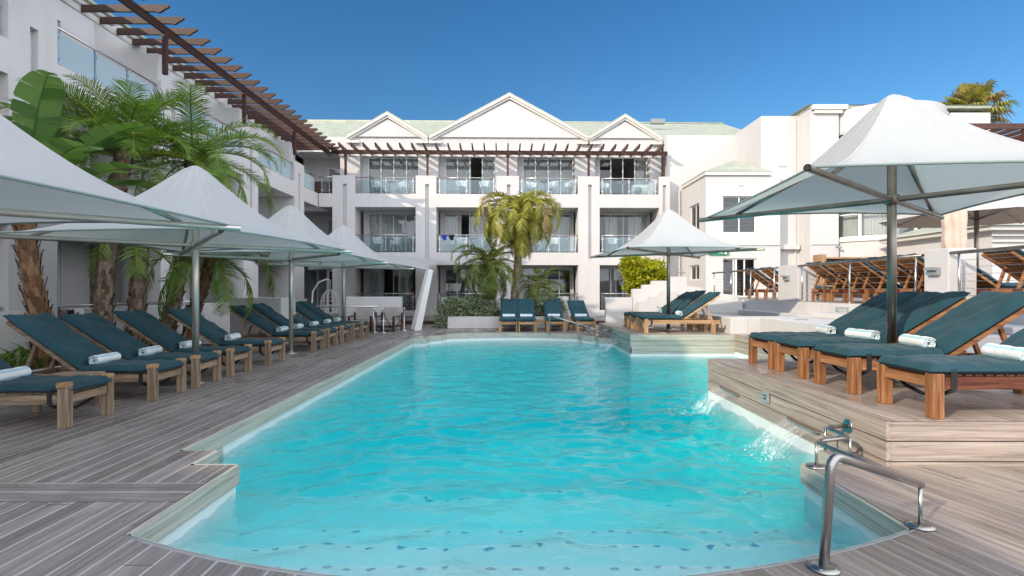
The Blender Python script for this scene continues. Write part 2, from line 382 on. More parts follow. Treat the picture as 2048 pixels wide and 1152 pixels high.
M['deck_top'] = mat_deck("platform_boards", (.27,.215,.18), (.50,.415,.345), R(-4), coref=.75)
for ax in 'xy': M['fascia_'+ax] = mat_fascia("fascia_boards_"+ax, (.325,.312,.272), (.52,.50,.44), ax, .22)
for ax in 'xy': M['riser_'+ax] = mat_fascia("riser_boards_"+ax, (.27,.215,.18), (.47,.39,.335), ax, .05)
M['ground'] = mat_plain("paving", (.32,.29,.27), .9, bump=.4, bs=8)
M['pool'] = mat_plain("pool_plaster", (.86,.90,.89), .6, var=.03)

def mat_water():
    t = NT("pool_water"); v = t.coord("Object")
    tr = t.n("ShaderNodeBsdfRefraction"); tr.inputs["IOR"].default_value = 1.33; tr.inputs["Roughness"].default_value = 0
    va = t.n("ShaderNodeVolumeAbsorption"); va.inputs[0].default_value = (.0,.962,.976,1); va.inputs["Density"].default_value = .82
    t.l(va.outputs[0], t.out.inputs["Volume"])
    cl = t.n("ShaderNodeBsdfTransparent"); mx = t.n("ShaderNodeMixShader"); mx.inputs[0].default_value = .48      # part of the sunlight passes straight
    t.l(tr.outputs[0], mx.inputs[1]); t.l(cl.outputs[0], mx.inputs[2])
    return t.done(mx.outputs[0])
M['water'] = mat_water()
def mat_film():
    t = NT("pool_water_surface"); v = t.coord("Object")
    n1 = t.noise(t.coord("Object", (1.0,1.7,1)), 6.5, 2, .5, .3); n2 = t.noise(v, 17, 1, .5, .2)
    nm = t.bump(t.math('ADD', n1, t.math('MULTIPLY', n2, .3)), .27, .055)
    tr = t.n("ShaderNodeBsdfTransparent")
    gl = t.n("ShaderNodeBsdfGlossy"); gl.inputs["Roughness"].default_value = .015; t.l(nm, gl.inputs["Normal"])
    fr = t.n("ShaderNodeFresnel"); t.l(nm, fr.inputs["Normal"])
    g = t.n("ShaderNodeNewGeometry"); t.l(t.math('SUBTRACT', 1.33, t.math('MULTIPLY', g.outputs["Backfacing"], 1.33-1/1.33)), fr.inputs[0])
    mx = t.n("ShaderNodeMixShader"); t.l(fr.outputs[0], mx.inputs[0]); t.l(tr.outputs[0], mx.inputs[1]); t.l(gl.outputs[0], mx.inputs[2])
    return t.done(mx.outputs[0])
M['film'] = mat_film()
def mat_fall():
    t = NT("falling_water"); tr = t.n("ShaderNodeBsdfTransparent"); d = t.bsdf((.85,.90,.90), .15, spec=.6)
    n = t.noise(t.coord("Object", (9,26,2.5)), 2.2, 3, .6, .5); fac = t.ramp(n, [(.46,(.03,.03,.03)),(.72,(.26,.26,.26))])
    mx = t.n("ShaderNodeMixShader"); t.l(fac, mx.inputs[0]); t.l(tr.outputs[0], mx.inputs[1]); t.l(d, mx.inputs[2]); return t.done(mx.outputs[0])
M['fall'] = mat_fall()
M['foam'] = mat_plain("water_foam", (.84,.90,.90), .25, var=.02)
# ------------------------------------------------------------------ ground, deck, pool
WZ = -0.24
def arc(xs, fn): return [(x, fn(x)) for x in xs]
near = arc([-2.21 + 4.56*i/24 for i in range(25)], lambda x: 2.47 + x*x/9.4)
far = arc([2.1 - 4.2*i/16 for i in range(17)], lambda x: 17.25 - x*x/7.6)
OUT = near + [(2.35,4.22),(2.70,4.22),(2.70,4.58),(2.97,4.58),(2.97,7.95),(5.5,7.95),(5.5,12.95),(2.92,12.95),(2.92,15.3),(2.55,15.3),(2.55,15.9),(2.18,16.2)] \
      + far + [(-2.18,16.2),(-2.5,15.9),(-2.5,15.3),(-2.9,15.3),(-2.9,4.57),(-2.58,4.57),(-2.58,4.2),(-2.21,4.2)]
def holed(name, outer, hole, z, mat, kind="structure"):
    P = [[Vector((x,y,0)) for x, y in outer]]
    if hole: P.append([Vector((x,y,0)) for x, y in reversed(hole)])
    vs = [(v.x,v.y,z) for l in P for v in l]; mb = MB(); mb.add(vs, [tuple(t) for t in tessellate_polygon(P)])
    o = mb.build(name, mat)
    for p in o.data.polygons:
        if p.normal.z < 0: p.flip()
    return tag(o, kind=kind)
tag(holed("ground", [(-900,-900),(900,-900),(900,900),(-900,900)], [(-9.3,-6),(16,-6),(16,25.4),(-9.3,25.4)], -.03, M['ground']),
    "pale paved ground around the hotel", "ground")
deck = tag(holed("pool_deck", [(-9.35,-6.1),(16.1,-6.1),(16.1,25.5),(-9.35,25.5)], OUT, 0, M['deck']), "weathered grey timber deck around the pool", "deck")
# cross boards to the left of the near corner and the angled boards on the right
mb = MB(); mb.add([(-9.3,3.47,.004),(-2.215,3.47,.004),(-2.215,3.80,.004),(-9.3,3.80,.004)], [(0,1,2,3)])
mb.build("deck_border", M['deck_cross'], deck)
fan = near[-9:] + [(2.35,4.157),(11,4.157),(11,-3),(1.0,-3)]
o = holed("deck_strip", fan, None, .004, M['deck_fan'], None); o.parent = deck
# thin edge trim of the deck along the near arc
mb = MB(); mb.tube([(x, y+.004, -.004) for x, y in near], .012, 6); mb.build("edge_trim", M['lampgrey'], deck)
# fascia boards below the deck edge
mb = MB()
def edge_boards(mb, pts, z1, z0, off=.03, m=0):
    for p, q in zip(pts, pts[1:]):
        d = Vector((q[0]-p[0], q[1]-p[1], 0)); L = d.length; d.normalize(); n = Vector((-d.y, d.x, 0))*off
        mm = m if abs(d.x) > abs(d.y) else m+1
        a = Vector((p[0],p[1],0)); b = Vector((q[0],q[1],0)); g = .0015
        v = [a-d*0+n*.0, b+n*.0, b+n, a+n]
        vs = [(w.x,w.y,z0) for w in v] + [(w.x,w.y,z1-g) for w in v]
        mb.add(vs, [(0,3,2,1),(4,5,6,7),(0,1,5,4),(1,2,6,5),(2,3,7,6),(3,0,4,7)], mm)
i0 = OUT.index((2.97,4.58)); i1 = OUT.index((2.92,15.3))
edge_boards(mb, OUT[:i0+1], 0, -.15); edge_boards(mb, OUT[i1:] + [OUT[0]], 0, -.15)
mb.build("fascia", [M['fascia_x'], M['fascia_y']], deck)
# pool shell: tiled walls and a stepped floor
pool = MB()
loop = OUT + [OUT[0]]
for p, q in zip(loop, loop[1:]): pool.add([(p[0],p[1],-2.35),(q[0],q[1],-2.35),(q[0],q[1],-.0),(p[0],p[1],-.0)], [(0,1,2,3)], 1)
prof = [(2.2,-.50),(3.62,-.50),(3.66,-.76),(4.74,-.76),(4.78,-1.02),(9,-1.7),(12,-2.2),(15.2,-2.1),(15.9,-.5),(17.6,-.5)]
for (y0,z0),(y1,z1) in zip(prof, prof[1:]):
    pool.add([(-3.2,y0,z0),(5.8,y0,z0),(5.8,y1,z1),(-3.2,y1,z1)], [(0,1,2,3)], 0)
po = tag(pool.build("pool_basin", [M['pool'], M['tiles']]), "white tiled swimming pool basin", "pool", kind="structure")
for yy, zz, x0, x1, keep in ((3.58,-.495,-1.75,1.75,.92),(4.68,-.755,-1.7,2.4,.5)):
    mb = MB(); x = x0
    while x < x1:
        j = lambda s: rng.uniform(-s, s)
        w = rng.uniform(.030,.044); h = rng.uniform(.018,.026)
        cx, cyy = x + j(.02), yy + j(.02)
        n = rng.choice((4,4,5)); pts = []
        for k in range(n):
            a = 2*math.pi*k/n + j(.45); pts.append((cx+math.cos(a)*w*rng.uniform(.75,1.2), cyy+math.sin(a)*h*rng.uniform(.7,1.25), zz))
        if rng.random() < keep: mb.add(pts, [tuple(range(n))])
        x += .162
    mb.build("step_tiles", M['blue_tile'], po)
mb = MB(); mb.box(-2.895,5.02,-.36,-2.86,5.20,-.155); mb.build("skimmer", M['fascia_y'], po)
# water with real ripples
def water():
    x0, x1, y0, y1, h = -3.1, 5.7, 2.3, 17.4, .034
    nx, ny = int((x1-x0)/h), int((y1-y0)/h)
    X, Y = np.meshgrid(np.linspace(x0,x1,nx+1), np.linspace(y0,y1,ny+1))
    r = np.random.RandomState(3); Z = np.zeros_like(X); amp = .45 + .9*np.exp(-((Y-5.3)/2.6)**2) + .25*np.exp(-((X-2.2)/1.2)**2)
    XX = X + .16*np.sin(Y*1.3+.4) + .1*np.sin(X*1.7+Y*.6); YY = Y + .16*np.sin(X*1.5) + .12*np.sin(Y*1.1-X*.9)
    for k in range(46):
        lam = np.exp(r.uniform(np.log(.13), np.log(.75))); a = r.normal(math.pi/2, .75); ph = r.uniform(0, 6.28)
        kx, ky = 2*np.pi/lam*np.cos(a), 2*np.pi/lam*np.sin(a)
        Z += .0052*lam**1.05*np.sin(kx*XX+ky*YY+ph)
    for cx, cyy in ((2.55,7.1),(2.55,5.3),(2.5,16.3),(2.5,14.6)):
        d = np.hypot(X-cx, Y-cyy); Z += .011*np.exp(-d*.95)*np.sin(d*26+.9*np.sin(np.arctan2(Y-cyy, X-cx)*5))/amp
    Z = WZ + Z*amp
    v = np.stack([X,Y,Z], -1).reshape(-1,3); n = len(v)
    idx = np.arange(n).reshape(ny+1,nx+1)
    f = np.stack([idx[:-1,:-1],idx[:-1,1:],idx[1:,1:],idx[1:,:-1]],-1).reshape(-1,4)
    # sides and bottom close the body of water
    rim = list(idx[0,:]) + list(idx[1:,-1]) + list(idx[-1,-2::-1]) + list(idx[-2:0:-1,0])
    low = np.array([[v[i][0],v[i][1],-2.6] for i in rim]); m = len(rim)
    V = np.vstack([v, low]); F = [tuple(q) for q in f.tolist()]
    for k in range(m): F.append((rim[(k+1)%m], rim[k], n+k, n+(k+1)%m))
    F.append(tuple(n+k for k in reversed(range(m))))
    nb = len(F); k0 = len(V); V = np.vstack([V, v + np.array([0,0,.0015])]); F += [tuple(q) for q in (f + k0).tolist()]      # reflecting surface layer
    me = bpy.data.meshes.new("water"); me.from_pydata(V.tolist(), [], F); me.materials.append(M['water']); me.materials.append(M['film'])
    sm = [True]*len(f) + [False]*(nb-len(f)) + [True]*len(f); me.polygons.foreach_set("use_smooth", sm)
    me.polygons.foreach_set("material_index", [0]*nb + [1]*len(f)); me.update()
    o = bpy.data.objects.new("pool_water", me); COL.objects.link(o); return tag(o, "turquoise rippled water filling the pool", "water", kind="structure")
water()

# raised timber platforms on the right
def risers(mb, p, q, ztop, zbot, m, off=.03):
    z = ztop; d = Vector((q[0]-p[0], q[1]-p[1], 0)).normalized(); n = Vector((d.y, -d.x, 0))*(off+.005)
    while z > zbot + .01:
        z0 = max(zbot, z-.150)
        v = [Vector((p[0],p[1],0)), Vector((q[0],q[1],0))]; v = [v[0], v[1], v[1]+n, v[0]+n]
        mb.add([(w.x,w.y,z0) for w in v]+[(w.x,w.y,z) for w in v], [(0,3,2,1),(4,5,6,7),(0,1,5,4),(1,2,6,5),(2,3,7,6),(3,0,4,7)], m)
        z = z0 - .011
PA, PB = .36, .30
mb = MB(); mb.box(3.0,4.19,-.02,12,7.92,PA-.004); mb.box(5.53,7.92,-.02,12,12.98,PB-.004); mb.box(2.95,12.98,-.02,12,17.6,PB-.004)
plat = tag(mb.build("deck_platform", M['dark']), "raised timber platform on the right of the pool", "platform", kind="structure")  # dark core puts shade into the gaps between the riser boards
mb = MB()
for x0,y0,x1,y1,z in ((2.97,4.16,12,7.95,PA),(5.5,7.955,12,12.945,PB),(2.92,12.95,12,17.62,PB)):
    mb.add([(x0,y0,z),(x1,y0,z),(x1,y1,z),(x0,y1,z)], [(0,1,2,3)])
mb.build("platform_boards", M['deck_top'], plat)
mb = MB()
risers(mb, (3.0,4.19), (12,4.19), PA-.003, .003, 0); risers(mb, (3.0,7.95), (3.0,4.16), PA-.003, -.12, 1)
risers(mb, (2.95,12.98), (5.5,12.98), PB-.003, -.17, 2); risers(mb, (2.95,17.6), (2.95,12.95), PB-.003, -.17, 3)
risers(mb, (5.53,12.95), (5.53,7.95), PB-.003, -.12, 1); risers(mb, (5.53,7.92), (3.0,7.92), PA-.003, -.12, 0)
mb.build("riser_boards", [M['riser_x'], M['riser_y'], M['fascia_x'], M['fascia_y']], plat)
# far plinth step before the hotel
mb = MB(); mb.box(-9.3,21.4,0.001,8,25.45,.15); o = tag(mb.build("far_step", M['deck']), "low timber step before the hotel", "step", kind="structure")
mb = MB(); mb.box(-9.3,21.36,.002,8,21.398,.147); mb.build("step_riser", M['pergola'], o)
# ------------------------------------------------------------------ building parts
def window(root, x0, x1, z0, z1, y, panels, curtains=(), gone=(), fw=.05, back=None, dark=False, shutters=()):
    """sliding glazed window in the plane y (y grows into the building)"""
    mb = MB(); d = .07
    mb.box(x0,y,z1-fw,x1,y+d,z1); mb.box(x0,y,z0,x1,y+d,z0+fw)
    xs = [x0 + (x1-x0)*i/panels for i in range(panels+1)]
    for i, x in enumerate(xs):
        a = x if i == 0 else (x-fw if i == panels else x-fw/2)
        mb.box(a, y-.004*(i%2)+.002, z0+fw, a+fw, y+d-.004, z1-fw)
    w = mb.build("window", M['frame'], root)
    for i in range(panels):
        if i in gone: continue
        p = MB(); a, b = xs[i]+fw*.5, xs[i+1]-fw*.5; yy = y+.02+.02*(i%2)
        p.box(a,yy,z0+fw,b,yy+.008,z1-fw); p.build("pane", M['glass'], w)
    for a, b in curtains:
        xa, xb = x0+(x1-x0)*a, x0+(x1-x0)*b; n = max(2, int((xb-xa)/.11)); ph = rng.uniform(0,6)
        c = MB(); c.grid(lambda u, v: (xa+(xb-xa)*u, y+.15+.035*math.sin(u*n*2*math.pi+ph+.5*math.sin(v*2))*(1-.25*v), z0+.04+(z1-z0-.1)*v), n*6, 4)
        c.build("curtain", M['curtain'], w)
    for a, b in shutters:
        xa, xb = x0+(x1-x0)*a, x0+(x1-x0)*b; s = MB(); z = z0+.12
        s.box(xa,y+.14,z0+.04,xa+.05,y+.18,z1-.04); s.box(xb-.05,y+.14,z0+.04,xb,y+.18,z1-.04)
        while z < z1-.1: s.bar((xa+.05,y+.16,z),(xb-.05,y+.16,z),.05,.012,0,(0,.5,.85)); z += .055
        s.build("shutter", M['frame'], w)
    return w
def balustrade(root, x0, x1, z0, zr, y, nposts=3, gm='rail_glass', glass=True, inset=.12):
    mb = MB(); P = lambda x, z: (x, y, z)
    mb.tube([P(x0,zr), P(x1,zr)], .024, 8)
    xs = [x0+inset+(x1-x0-2*inset)*i/(nposts-1) for i in range(nposts)]
    for x in xs:
        mb.box(x-.016,y-.016,z0,x+.016,y+.016,zr-.01)
        for zz in (z0+.14, zr-.2): mb.box(x-.05,y-.022,zz,x+.05,y+.022,zz+.04)
    o = mb.build("balustrade", M['steel'], root)
    for a, b in zip(xs, xs[1:]):
        g = MB(); g.box(a+.025,y-.005,z0+.06,b-.025,y+.005,zr-.09); g.build("glass_panel", M[gm], o)
    return o
def pier(root, x0, x1, ztop, y0=0, dep=1.0, slot=True, z0=0, sx=None, sz=(2.9,6.55)):
    mb = MB()
    if slot:
        c = (x0+x1)/2 if sx is None else sx; a, b = c-.09, c+.09
        mb.box(x0,y0,z0,a,y0+.13,ztop); mb.box(b,y0,z0,x1,y0+.13,ztop)
        mb.box(a,y0,z0,b,y0+.13,sz[0]); mb.box(a,y0,sz[1],b,y0+.13,ztop)
        mb.box(x0,y0+.13,z0,x1,y0+dep,ztop)
    else: mb.box(x0,y0,z0,x1,y0+dep,ztop)
    return mb.build("pier", M['plaster'], root)
def wall_hole(mb, x0, x1, z0, z1, y0, y1, holes, m=0):
    """wall slab in x,z with rectangular holes (hx0,hx1,hz0,hz1), sorted in x and not overlapping in x"""
    x = x0
    for a, b, c, d in sorted(holes):
        if a > x: mb.box(x,y0,z0,a,y1,z1,m)
        if c > z0: mb.box(a,y0,z0,b,y1,c,m)
        if d < z1: mb.box(a,y0,d,b,y1,z1,m)
        x = b
    if x < x1: mb.box(x,y0,z0,x1,y1,z1,m)

Z1, Z1T, Z2, Z2T, ZP = 2.62, 3.23, 5.43, 6.08, 6.96      # slab bands and pier tops
# ------------------------------------------------------------------ centre building
ctr = thing("hotel_building", "white three storey hotel block with three gables facing the pool end", "building", (0,25.6,0), R(1.2))
PX = [(-8.7,-7.61),(-4.68,-3.68),(-.76,.34),(3.24,4.29),(7.22,7.75)]
for i, (a, b) in enumerate(PX): pier(ctr, a, b, ZP, slot=True, sx=(a+b)/2+(.05 if i < 4 else 0))
BAYS = [(PX[i][1], PX[i+1][0]) for i in range(4)]
mb = MB()
for a, b in [(-9.35,-8.7)] + BAYS:
    mb.box(a,.003,Z1,b,1.6,Z1T); mb.box(a,.003,Z2,b,1.4,Z2T)      # bands and balcony floors
mb.box(-12,1.6,Z1,11,8,Z1T-.001); mb.box(-12,1.4,Z2,11,8,Z2T-.001)
for a, b in PX[:-1]:                                                # party walls behind the piers
    c = (a+b)/2; mb.box(c-.35,1.0,0,c+.35,7.9,Z1); mb.box(c-.35,1.0,Z1T,c+.35,7.9,Z2); mb.box(c-.35,2.4,Z2T,c+.35,7.9,9.1)
mb.box(7.3,1.0,0,7.75,7.9,Z1); mb.box(7.3,1.0,Z1T,7.75,7.9,Z2); mb.box(7.3,2.4,Z2T,7.75,7.9,9.1)
mb.box(-12,7.9,0,11,8.1,9.1)
H2 = [(-7.74,-4.78,Z2T,8.50),(-3.75,-.85,Z2T,8.50),(.30,3.28,Z2T,8.50),(4.30,7.16,Z2T,8.50)]
wall_hole(mb, -11.2, 7.75, Z2T, 9.22, 1.4, 1.6, [(-11.1,-8.75,Z2T,8.45)] + H2)
for a, b, c, d in H2:                                               # reveals of the deep recesses
    mb.box(a-.12,1.6,Z2T,a,1.96,8.5); mb.box(b,1.6,Z2T,b+.12,1.96,8.5); mb.box(a,1.6,8.38,b,2.05,8.62); mb.box(a,1.9,Z2T,a+.30,1.96,8.38)
mb.box(-11.2,3.0,Z2T,-8.7,3.2,9.1); mb.box(-8.75,1.6,Z2T,-8.45,3.0,9.1); mb.box(-11.2,1.6,8.45,-8.75,3.0,8.6)
for z0, z1 in ((Z1T,Z2),(.15,Z1)):
    for i, (a, b) in enumerate(BAYS): wall_hole(mb, a, b, z0, z1, 1.6, 1.75, [(a+.22,b-.10,z0,z1-.06)])
    mb.box(-11.2,2.6,z0,-8.7,2.8,z1)
for i, (a, b) in enumerate(BAYS): mb.box(a,.02,0,b,.22,.42)          # low parapets on the ground floor
mb.box(-9.3,-.02,0,-8.7,.2,.15)
mb.box(7.75,.5,0,11.15,1.0,9.15); mb.box(-12.0,1.42,9.1,11.1,8.1,9.2); mb.box(-12.2,1.6,0,-12,8,9.1)
mb.build("wall", [M['plaster']], ctr)
mb = MB()
for x in (7.86, 8.32): mb.box(x,.44,.5,x+.09,.505,6.4)
mb.build("downpipe", M['trim'], ctr)
for i, (a, b, c, d) in enumerate(H2):
    cur = [[(0,1)],[(0,.52),(.74,1)],[(0,1)],[(.0,.04),(.80,.97)]][i]
    window(ctr, a+.30, b-.02, Z2T+.02, d-.13, 1.89, 4, cur, gone=[(),(2,),(),(1,2)][i])
for i, (a, b) in enumerate(BAYS):
    cur = [[(0,.98)],[(0,.33),(.52,1)],[(0,1)],[(.15,.40),(.62,1)]][i]
    window(ctr, a+.24, b-.12, Z1T+.02, Z2-.08, 1.62, 4, cur, gone=[(),(1,),(),()][i])
    cur = [[(0,.30),(.58,.80)],[(.62,.8)],[(0,.45)],[]][i]
    window(ctr, a+.24, b-.12, .17, Z1-.08, 1.62, 4, cur, gone=[(1,),(),(),()][i], shutters=[(0,.38),(.55,.9)] if i == 3 else ())
    balustrade(ctr, a+.02, b-.02, Z2T, 6.88, .12, 3); balustrade(ctr, a+.02, b-.02, Z1T, 4.08, .10, 3)
    balustrade(ctr, a+.02, b-.02, .42, 1.22, .12, 3)
balustrade(ctr, -9.33, -8.72, Z2T, 6.88, .02, 2)
mb = MB()
for k in range(9): mb.box(-10.6,1.0,Z2T+.02+k*.085,-8.75,1.03,Z2T+.095+k*.085)
mb.build("timber_screen", M['pergola'], ctr)
window(ctr, -9.9, -8.78, Z2T+.02, 8.0, 2.96, 1, [(0,1)], fw=.07); window(ctr, -9.8, -8.78, Z1T+.02, 5.2, 2.56, 1, fw=.07)
window(ctr, -11.0, -9.35, .17, 2.5, 2.2, 2, fw=.08); window(ctr, -9.3, -8.75, .17, 2.45, 1.0, 1, fw=.12)
mb = MB(); mb.box(-9.25,1.3,.17,-8.75,1.33,2.4); mb.build("door", M['dark'], ctr)
mb = MB(); mb.box(-12,2.2,.12,7.7,7.9,.14); mb.build("floor_tiles", M['room_floor'], ctr)
# slate roof and gables
mb = MB()
EY, EZ, RY, RZ = 1.45, 9.26, 7.5, 11.95
mb.prism([(EY,EZ-.12),(EY,EZ),(RY,RZ),(RY+6.3,EZ),(RY+6.3,EZ-.12),(RY,RZ-.14)], 'x', -13.5, 13.6)
mb.tube([(-13.5,RY,RZ+.02),(13.6,RY,RZ+.02)], .09, 8)
ro = mb.build("roof", M['slate'], ctr)
mb = MB(); mb.box(8.1,4.4,11.0,8.9,4.7,11.25); mb.build("skylight", M['lampgrey'], ro)
def gable(x0, x1, za, zb=9.22, y=1.3):
    c = (x0+x1)/2; sl = (za-zb)/(c-x0)
    mb = MB(); mb.prism([(x0+.45,zb+.0),(x1-.45,zb),(x1-.45,zb+.02),(c,za-.30),(x0+.45,zb+.02)], 'y', y, y+.3)
    g = mb.build("gable", M['plaster'], ctr)
    mb = MB()
    for lay, dy, t0, t1 in ((0,-.14,0,.13),(1,-.07,.13,.25)):
        for s in (-1, 1):
            xe = x0 if s < 0 else x1
            mb.prism([(xe,zb-t0),(c,za-t0),(c,za-t1),(xe,zb-t1)] if s < 0 else [(c,za-t0),(xe,zb-t0),(xe,zb-t1),(c,za-t1)], 'y', y+dy, y+.32)
    for s, xe in ((1,x0),(-1,x1)): mb.box(xe-.02*s, y-.10, zb-.34, xe+s*.62, y+.28, zb-.22)
    mb.build("rake_trim", M['trim'], g)
    mb = MB(); L = 5.0
    for s in (-1, 1):
        xe = x0 if s < 0 else x1
        mb.prism([(xe,zb+.01),(c,za+.01),(c,za+.07),(xe,zb+.07)] if s < 0 else [(c,za+.01),(xe,zb+.01),(xe,zb+.07),(c,za+.07)], 'y', y-.12, y+L)
    mb.build("gable_roof", M['slate'], g)
gable(-8.36,-4.27,10.42); gable(-4.20,4.0,11.42); gable(3.92,7.75,10.38)

# ------------------------------------------------------------------ pergolas
def pergola(name, label, loc, rz, x0, x1, ybeam, yin, ytip, zb, step, posts, zpost, skip=lambda x: False, ledger=True, mm=('pergola','pergola_y','pergola_z')):
    p = thing(name, label, "pergola", loc, rz)
    mb = MB(); mb.box(x0,ybeam-.045,zb-.2,x1,ybeam+.045,zb); mb.build("beam", M[mm[0]], p, .006)
    if ledger: mb = MB(); mb.box(x0,yin-.05,zb-.04,x1,yin+.0,zb+.10); mb.build("ledger", M['trim'], p)
    proto = None; x = x0+.03
    while x < x1-.02:
        if not skip(x):
            if proto is None:
                mb = MB(); L0, L1 = ytip, yin
                mb.prism([(L1-.06,.0),(L1-.06,.17),(L0+.05,.17),(L0,.15),(L0+.02,.10),(L0+.12,.05),(L0+.22,-.02),(L0+.30,-.02),(L0+.32,0)], 'x', -.028, .028)
                proto = mb.build("rafter", M[mm[1]], p); r = proto
            else: r = proto.copy(); COL.objects.link(r); r.parent = p
            r.location = (x, 0, zb-.02)
        x += step
    for px in posts:
        mb = MB(); mb.box(px-.05,ybeam-.05,zpost,px+.05,ybeam+.05,zb-.2); mb.box(px-.09,ybeam-.04,zb-.30,px+.09,ybeam+.04,zb-.202)
        mb.build("post", M[mm[2]], p)
    return p
pergola("pergola", "dark brown timber pergola running across the top balconies of the gabled block", (0,25.6,0), R(1.2), -8.85, 7.72, -.05+.35, 1.4, -.55, 8.27, .575,
        [-8.15,-4.15,-.2,3.8,7.55], ZP)
pergola("pergola", "dark brown timber pergola receding along the roof of the left wing", (-9.4,0,0), R(90), 3.0, 25.9, -.45, 1.15, -1.05, 8.2, .575, [5.6,9.55,13.55,17.55,21.6], ZP, mm=('pergola_shaded',)*3)

# ------------------------------------------------------------------ left wing (local x runs along the pool, local y into the building)
lw = thing("wing_building", "white hotel wing along the left side of the pool with glass balconies", "building", (-9.4,0,0), R(90))
LP = [(1.3,2.35),(5.55,6.6),(9.8,10.86),(14.05,15.1),(18.4,19.45),(22.7,23.75)]
for a, b in LP: pier(lw, a, b, ZP+.06)
LB = [(LP[i][1], LP[i+1][0]) for i in range(5)] + [(23.75,25.55)]
mb = MB()
for a, b in LB:
    mb.box(a,.003,Z1,b,1.9,Z1T); mb.box(a,.003,Z2,b,1.9,Z2T)
mb.box(.6,1.9,Z1,27,8,Z1T-.001); mb.box(.6,1.9,Z2,27,8,Z2T-.001)
for a, b in LP: 
    c = (a+b)/2; mb.box(c-.3,1.0,0,c+.3,6.8,Z1); mb.box(c-.3,1.0,Z1T,c+.3,6.8,Z2)
    mb.box(c-.3,2.4,Z2T,c+.3,6.8,9.0)
    # stepped fins between the top balconies
    prof = [(.45,Z2T),(.45,7.98),(.95,7.98),(.95,8.36),(1.5,8.36),(1.5,8.74),(2.05,8.74),(2.05,9.1),(2.41,9.1),(2.41,Z2T)]
    mb.prism([(p[0]+.0,p[1]) for p in prof], 'x', b-.5, b-.25)
mb.box(.6,6.8,0,27,7,9.0); mb.box(.6,1.0,0,.85,6.8,9.0)
W2 = [(a+.35, b-.55, Z2T, 8.3) for a, b in LB[:5]] + [(23.9,25.3,Z2T,8.3)]
wall_hole(mb, .6, 27, Z2T, 9.1, 2.2, 2.4, W2)
for z0, z1 in ((Z1T,Z2),(.0,Z1)):
    for a, b in LB: wall_hole(mb, a, b, z0, z1, 1.9, 2.05, [(a+.5, b-.9 if b-a > 2 else b-.2, z0, z1-.12)])
for a, b in LB[:5]:
    mb.box(a,-.55,0,b,-.35,1.02)
mb.box(.6,2.0,9.0,27,7,9.12)
mb.build("wall", M['plaster'], lw)
mb = MB(); mb.prism([(1.9,9.13),(1.9,9.2),(4.6,10.5),(7.3,9.2),(7.3,9.13)], 'x', .4, 27); mb.build("roof", M['slate'], lw)
for i, (a, b) in enumerate(LB):
    window(lw, W2[i][0], W2[i][1], Z2T+.02, 8.28, 2.42, 3 if i < 5 else 2, [(0,.9)])
    e = b-.9 if b-a > 2 else b-.2
    window(lw, a+.5, e, Z1T+.02, Z2-.14, 1.92, 2, [(.05,.7)]); window(lw, a+.5, e, .05, Z1-.14, 1.92, 2, [(.05,.75)] if i < 4 else [])
    z1b = 25.3 if i == 5 else b-.02
    balustrade(lw, a+.02, z1b, Z2T, 6.88, .10, 4 if i < 5 else 2, 'rail_glass_pale', inset=.08); 
    if i < 5: balustrade(lw, a+.02, b-.02, .10, 1.06, .10, 3)
    else: balustrade(lw, a+.02, b-.3, Z1T, 4.05, .1, 2)
# unseen blocks added behind the camera to shade the pool and deck
mb = MB(); mb.box(-6,.6,0,.595,5,4.5); mb.box(-16,0,0,-6.01,6,7.3); mb.build("unseen_shade_block", M['plaster'], lw)

# ------------------------------------------------------------------ right wing
rw = thing("wing_building", "plain white hotel wing on the right with a round bay window", "building", (0,0,0))
T = 1.08
# front of the low block: window above, terrace door below share the same x range
mb = MB()
mb.box(8.45,22.9,0,9.20,23.15,6.4); mb.box(10.66,22.9,0,11.7,23.15,6.4); mb.box(9.20,22.9,0,10.66,23.15,T+.02)
mb.box(9.20,22.9,2.78,10.66,23.15,3.88); mb.box(9.20,22.9,5.5,10.66,23.15,6.4)
mb.box(8.45,23.15,0,8.7,23.7,6.4); mb.box(8.45,25.0,0,8.7,26.0,6.4); mb.box(8.45,23.7,0,8.7,25.0,1.85); mb.box(8.45,23.7,2.55,8.7,25.0,3.7); mb.box(8.45,23.7,5.35,8.7,25.0,6.4)
mb.box(8.7,23.15,6.1,12.7,26,6.4); mb.box(8.7,23.15,3.2,12.7,26,3.4); mb.box(8.7,25.9,0,11.1,26,6.4)
mb.box(11.1,23.4,6.4,12.78,30,9.15); mb.box(11.7,23.4,0,12.78,30,6.4)
mb.box(12.78,22.5,0,14.0,30,9.18)
# small fittings on the plain walls
fm = MB()
for x in (9.9, 13.3): fm.box(x,22.86 if x < 11 else 22.46,5.95,x+.16,22.9 if x < 11 else 22.5,6.07)
fm.box(11.9,23.36,6.9,12.2,23.4,7.05); fm.box(12.55,23.34,.5,12.63,23.4,9.0); fm.build("wall_vent", M['trim'], rw)
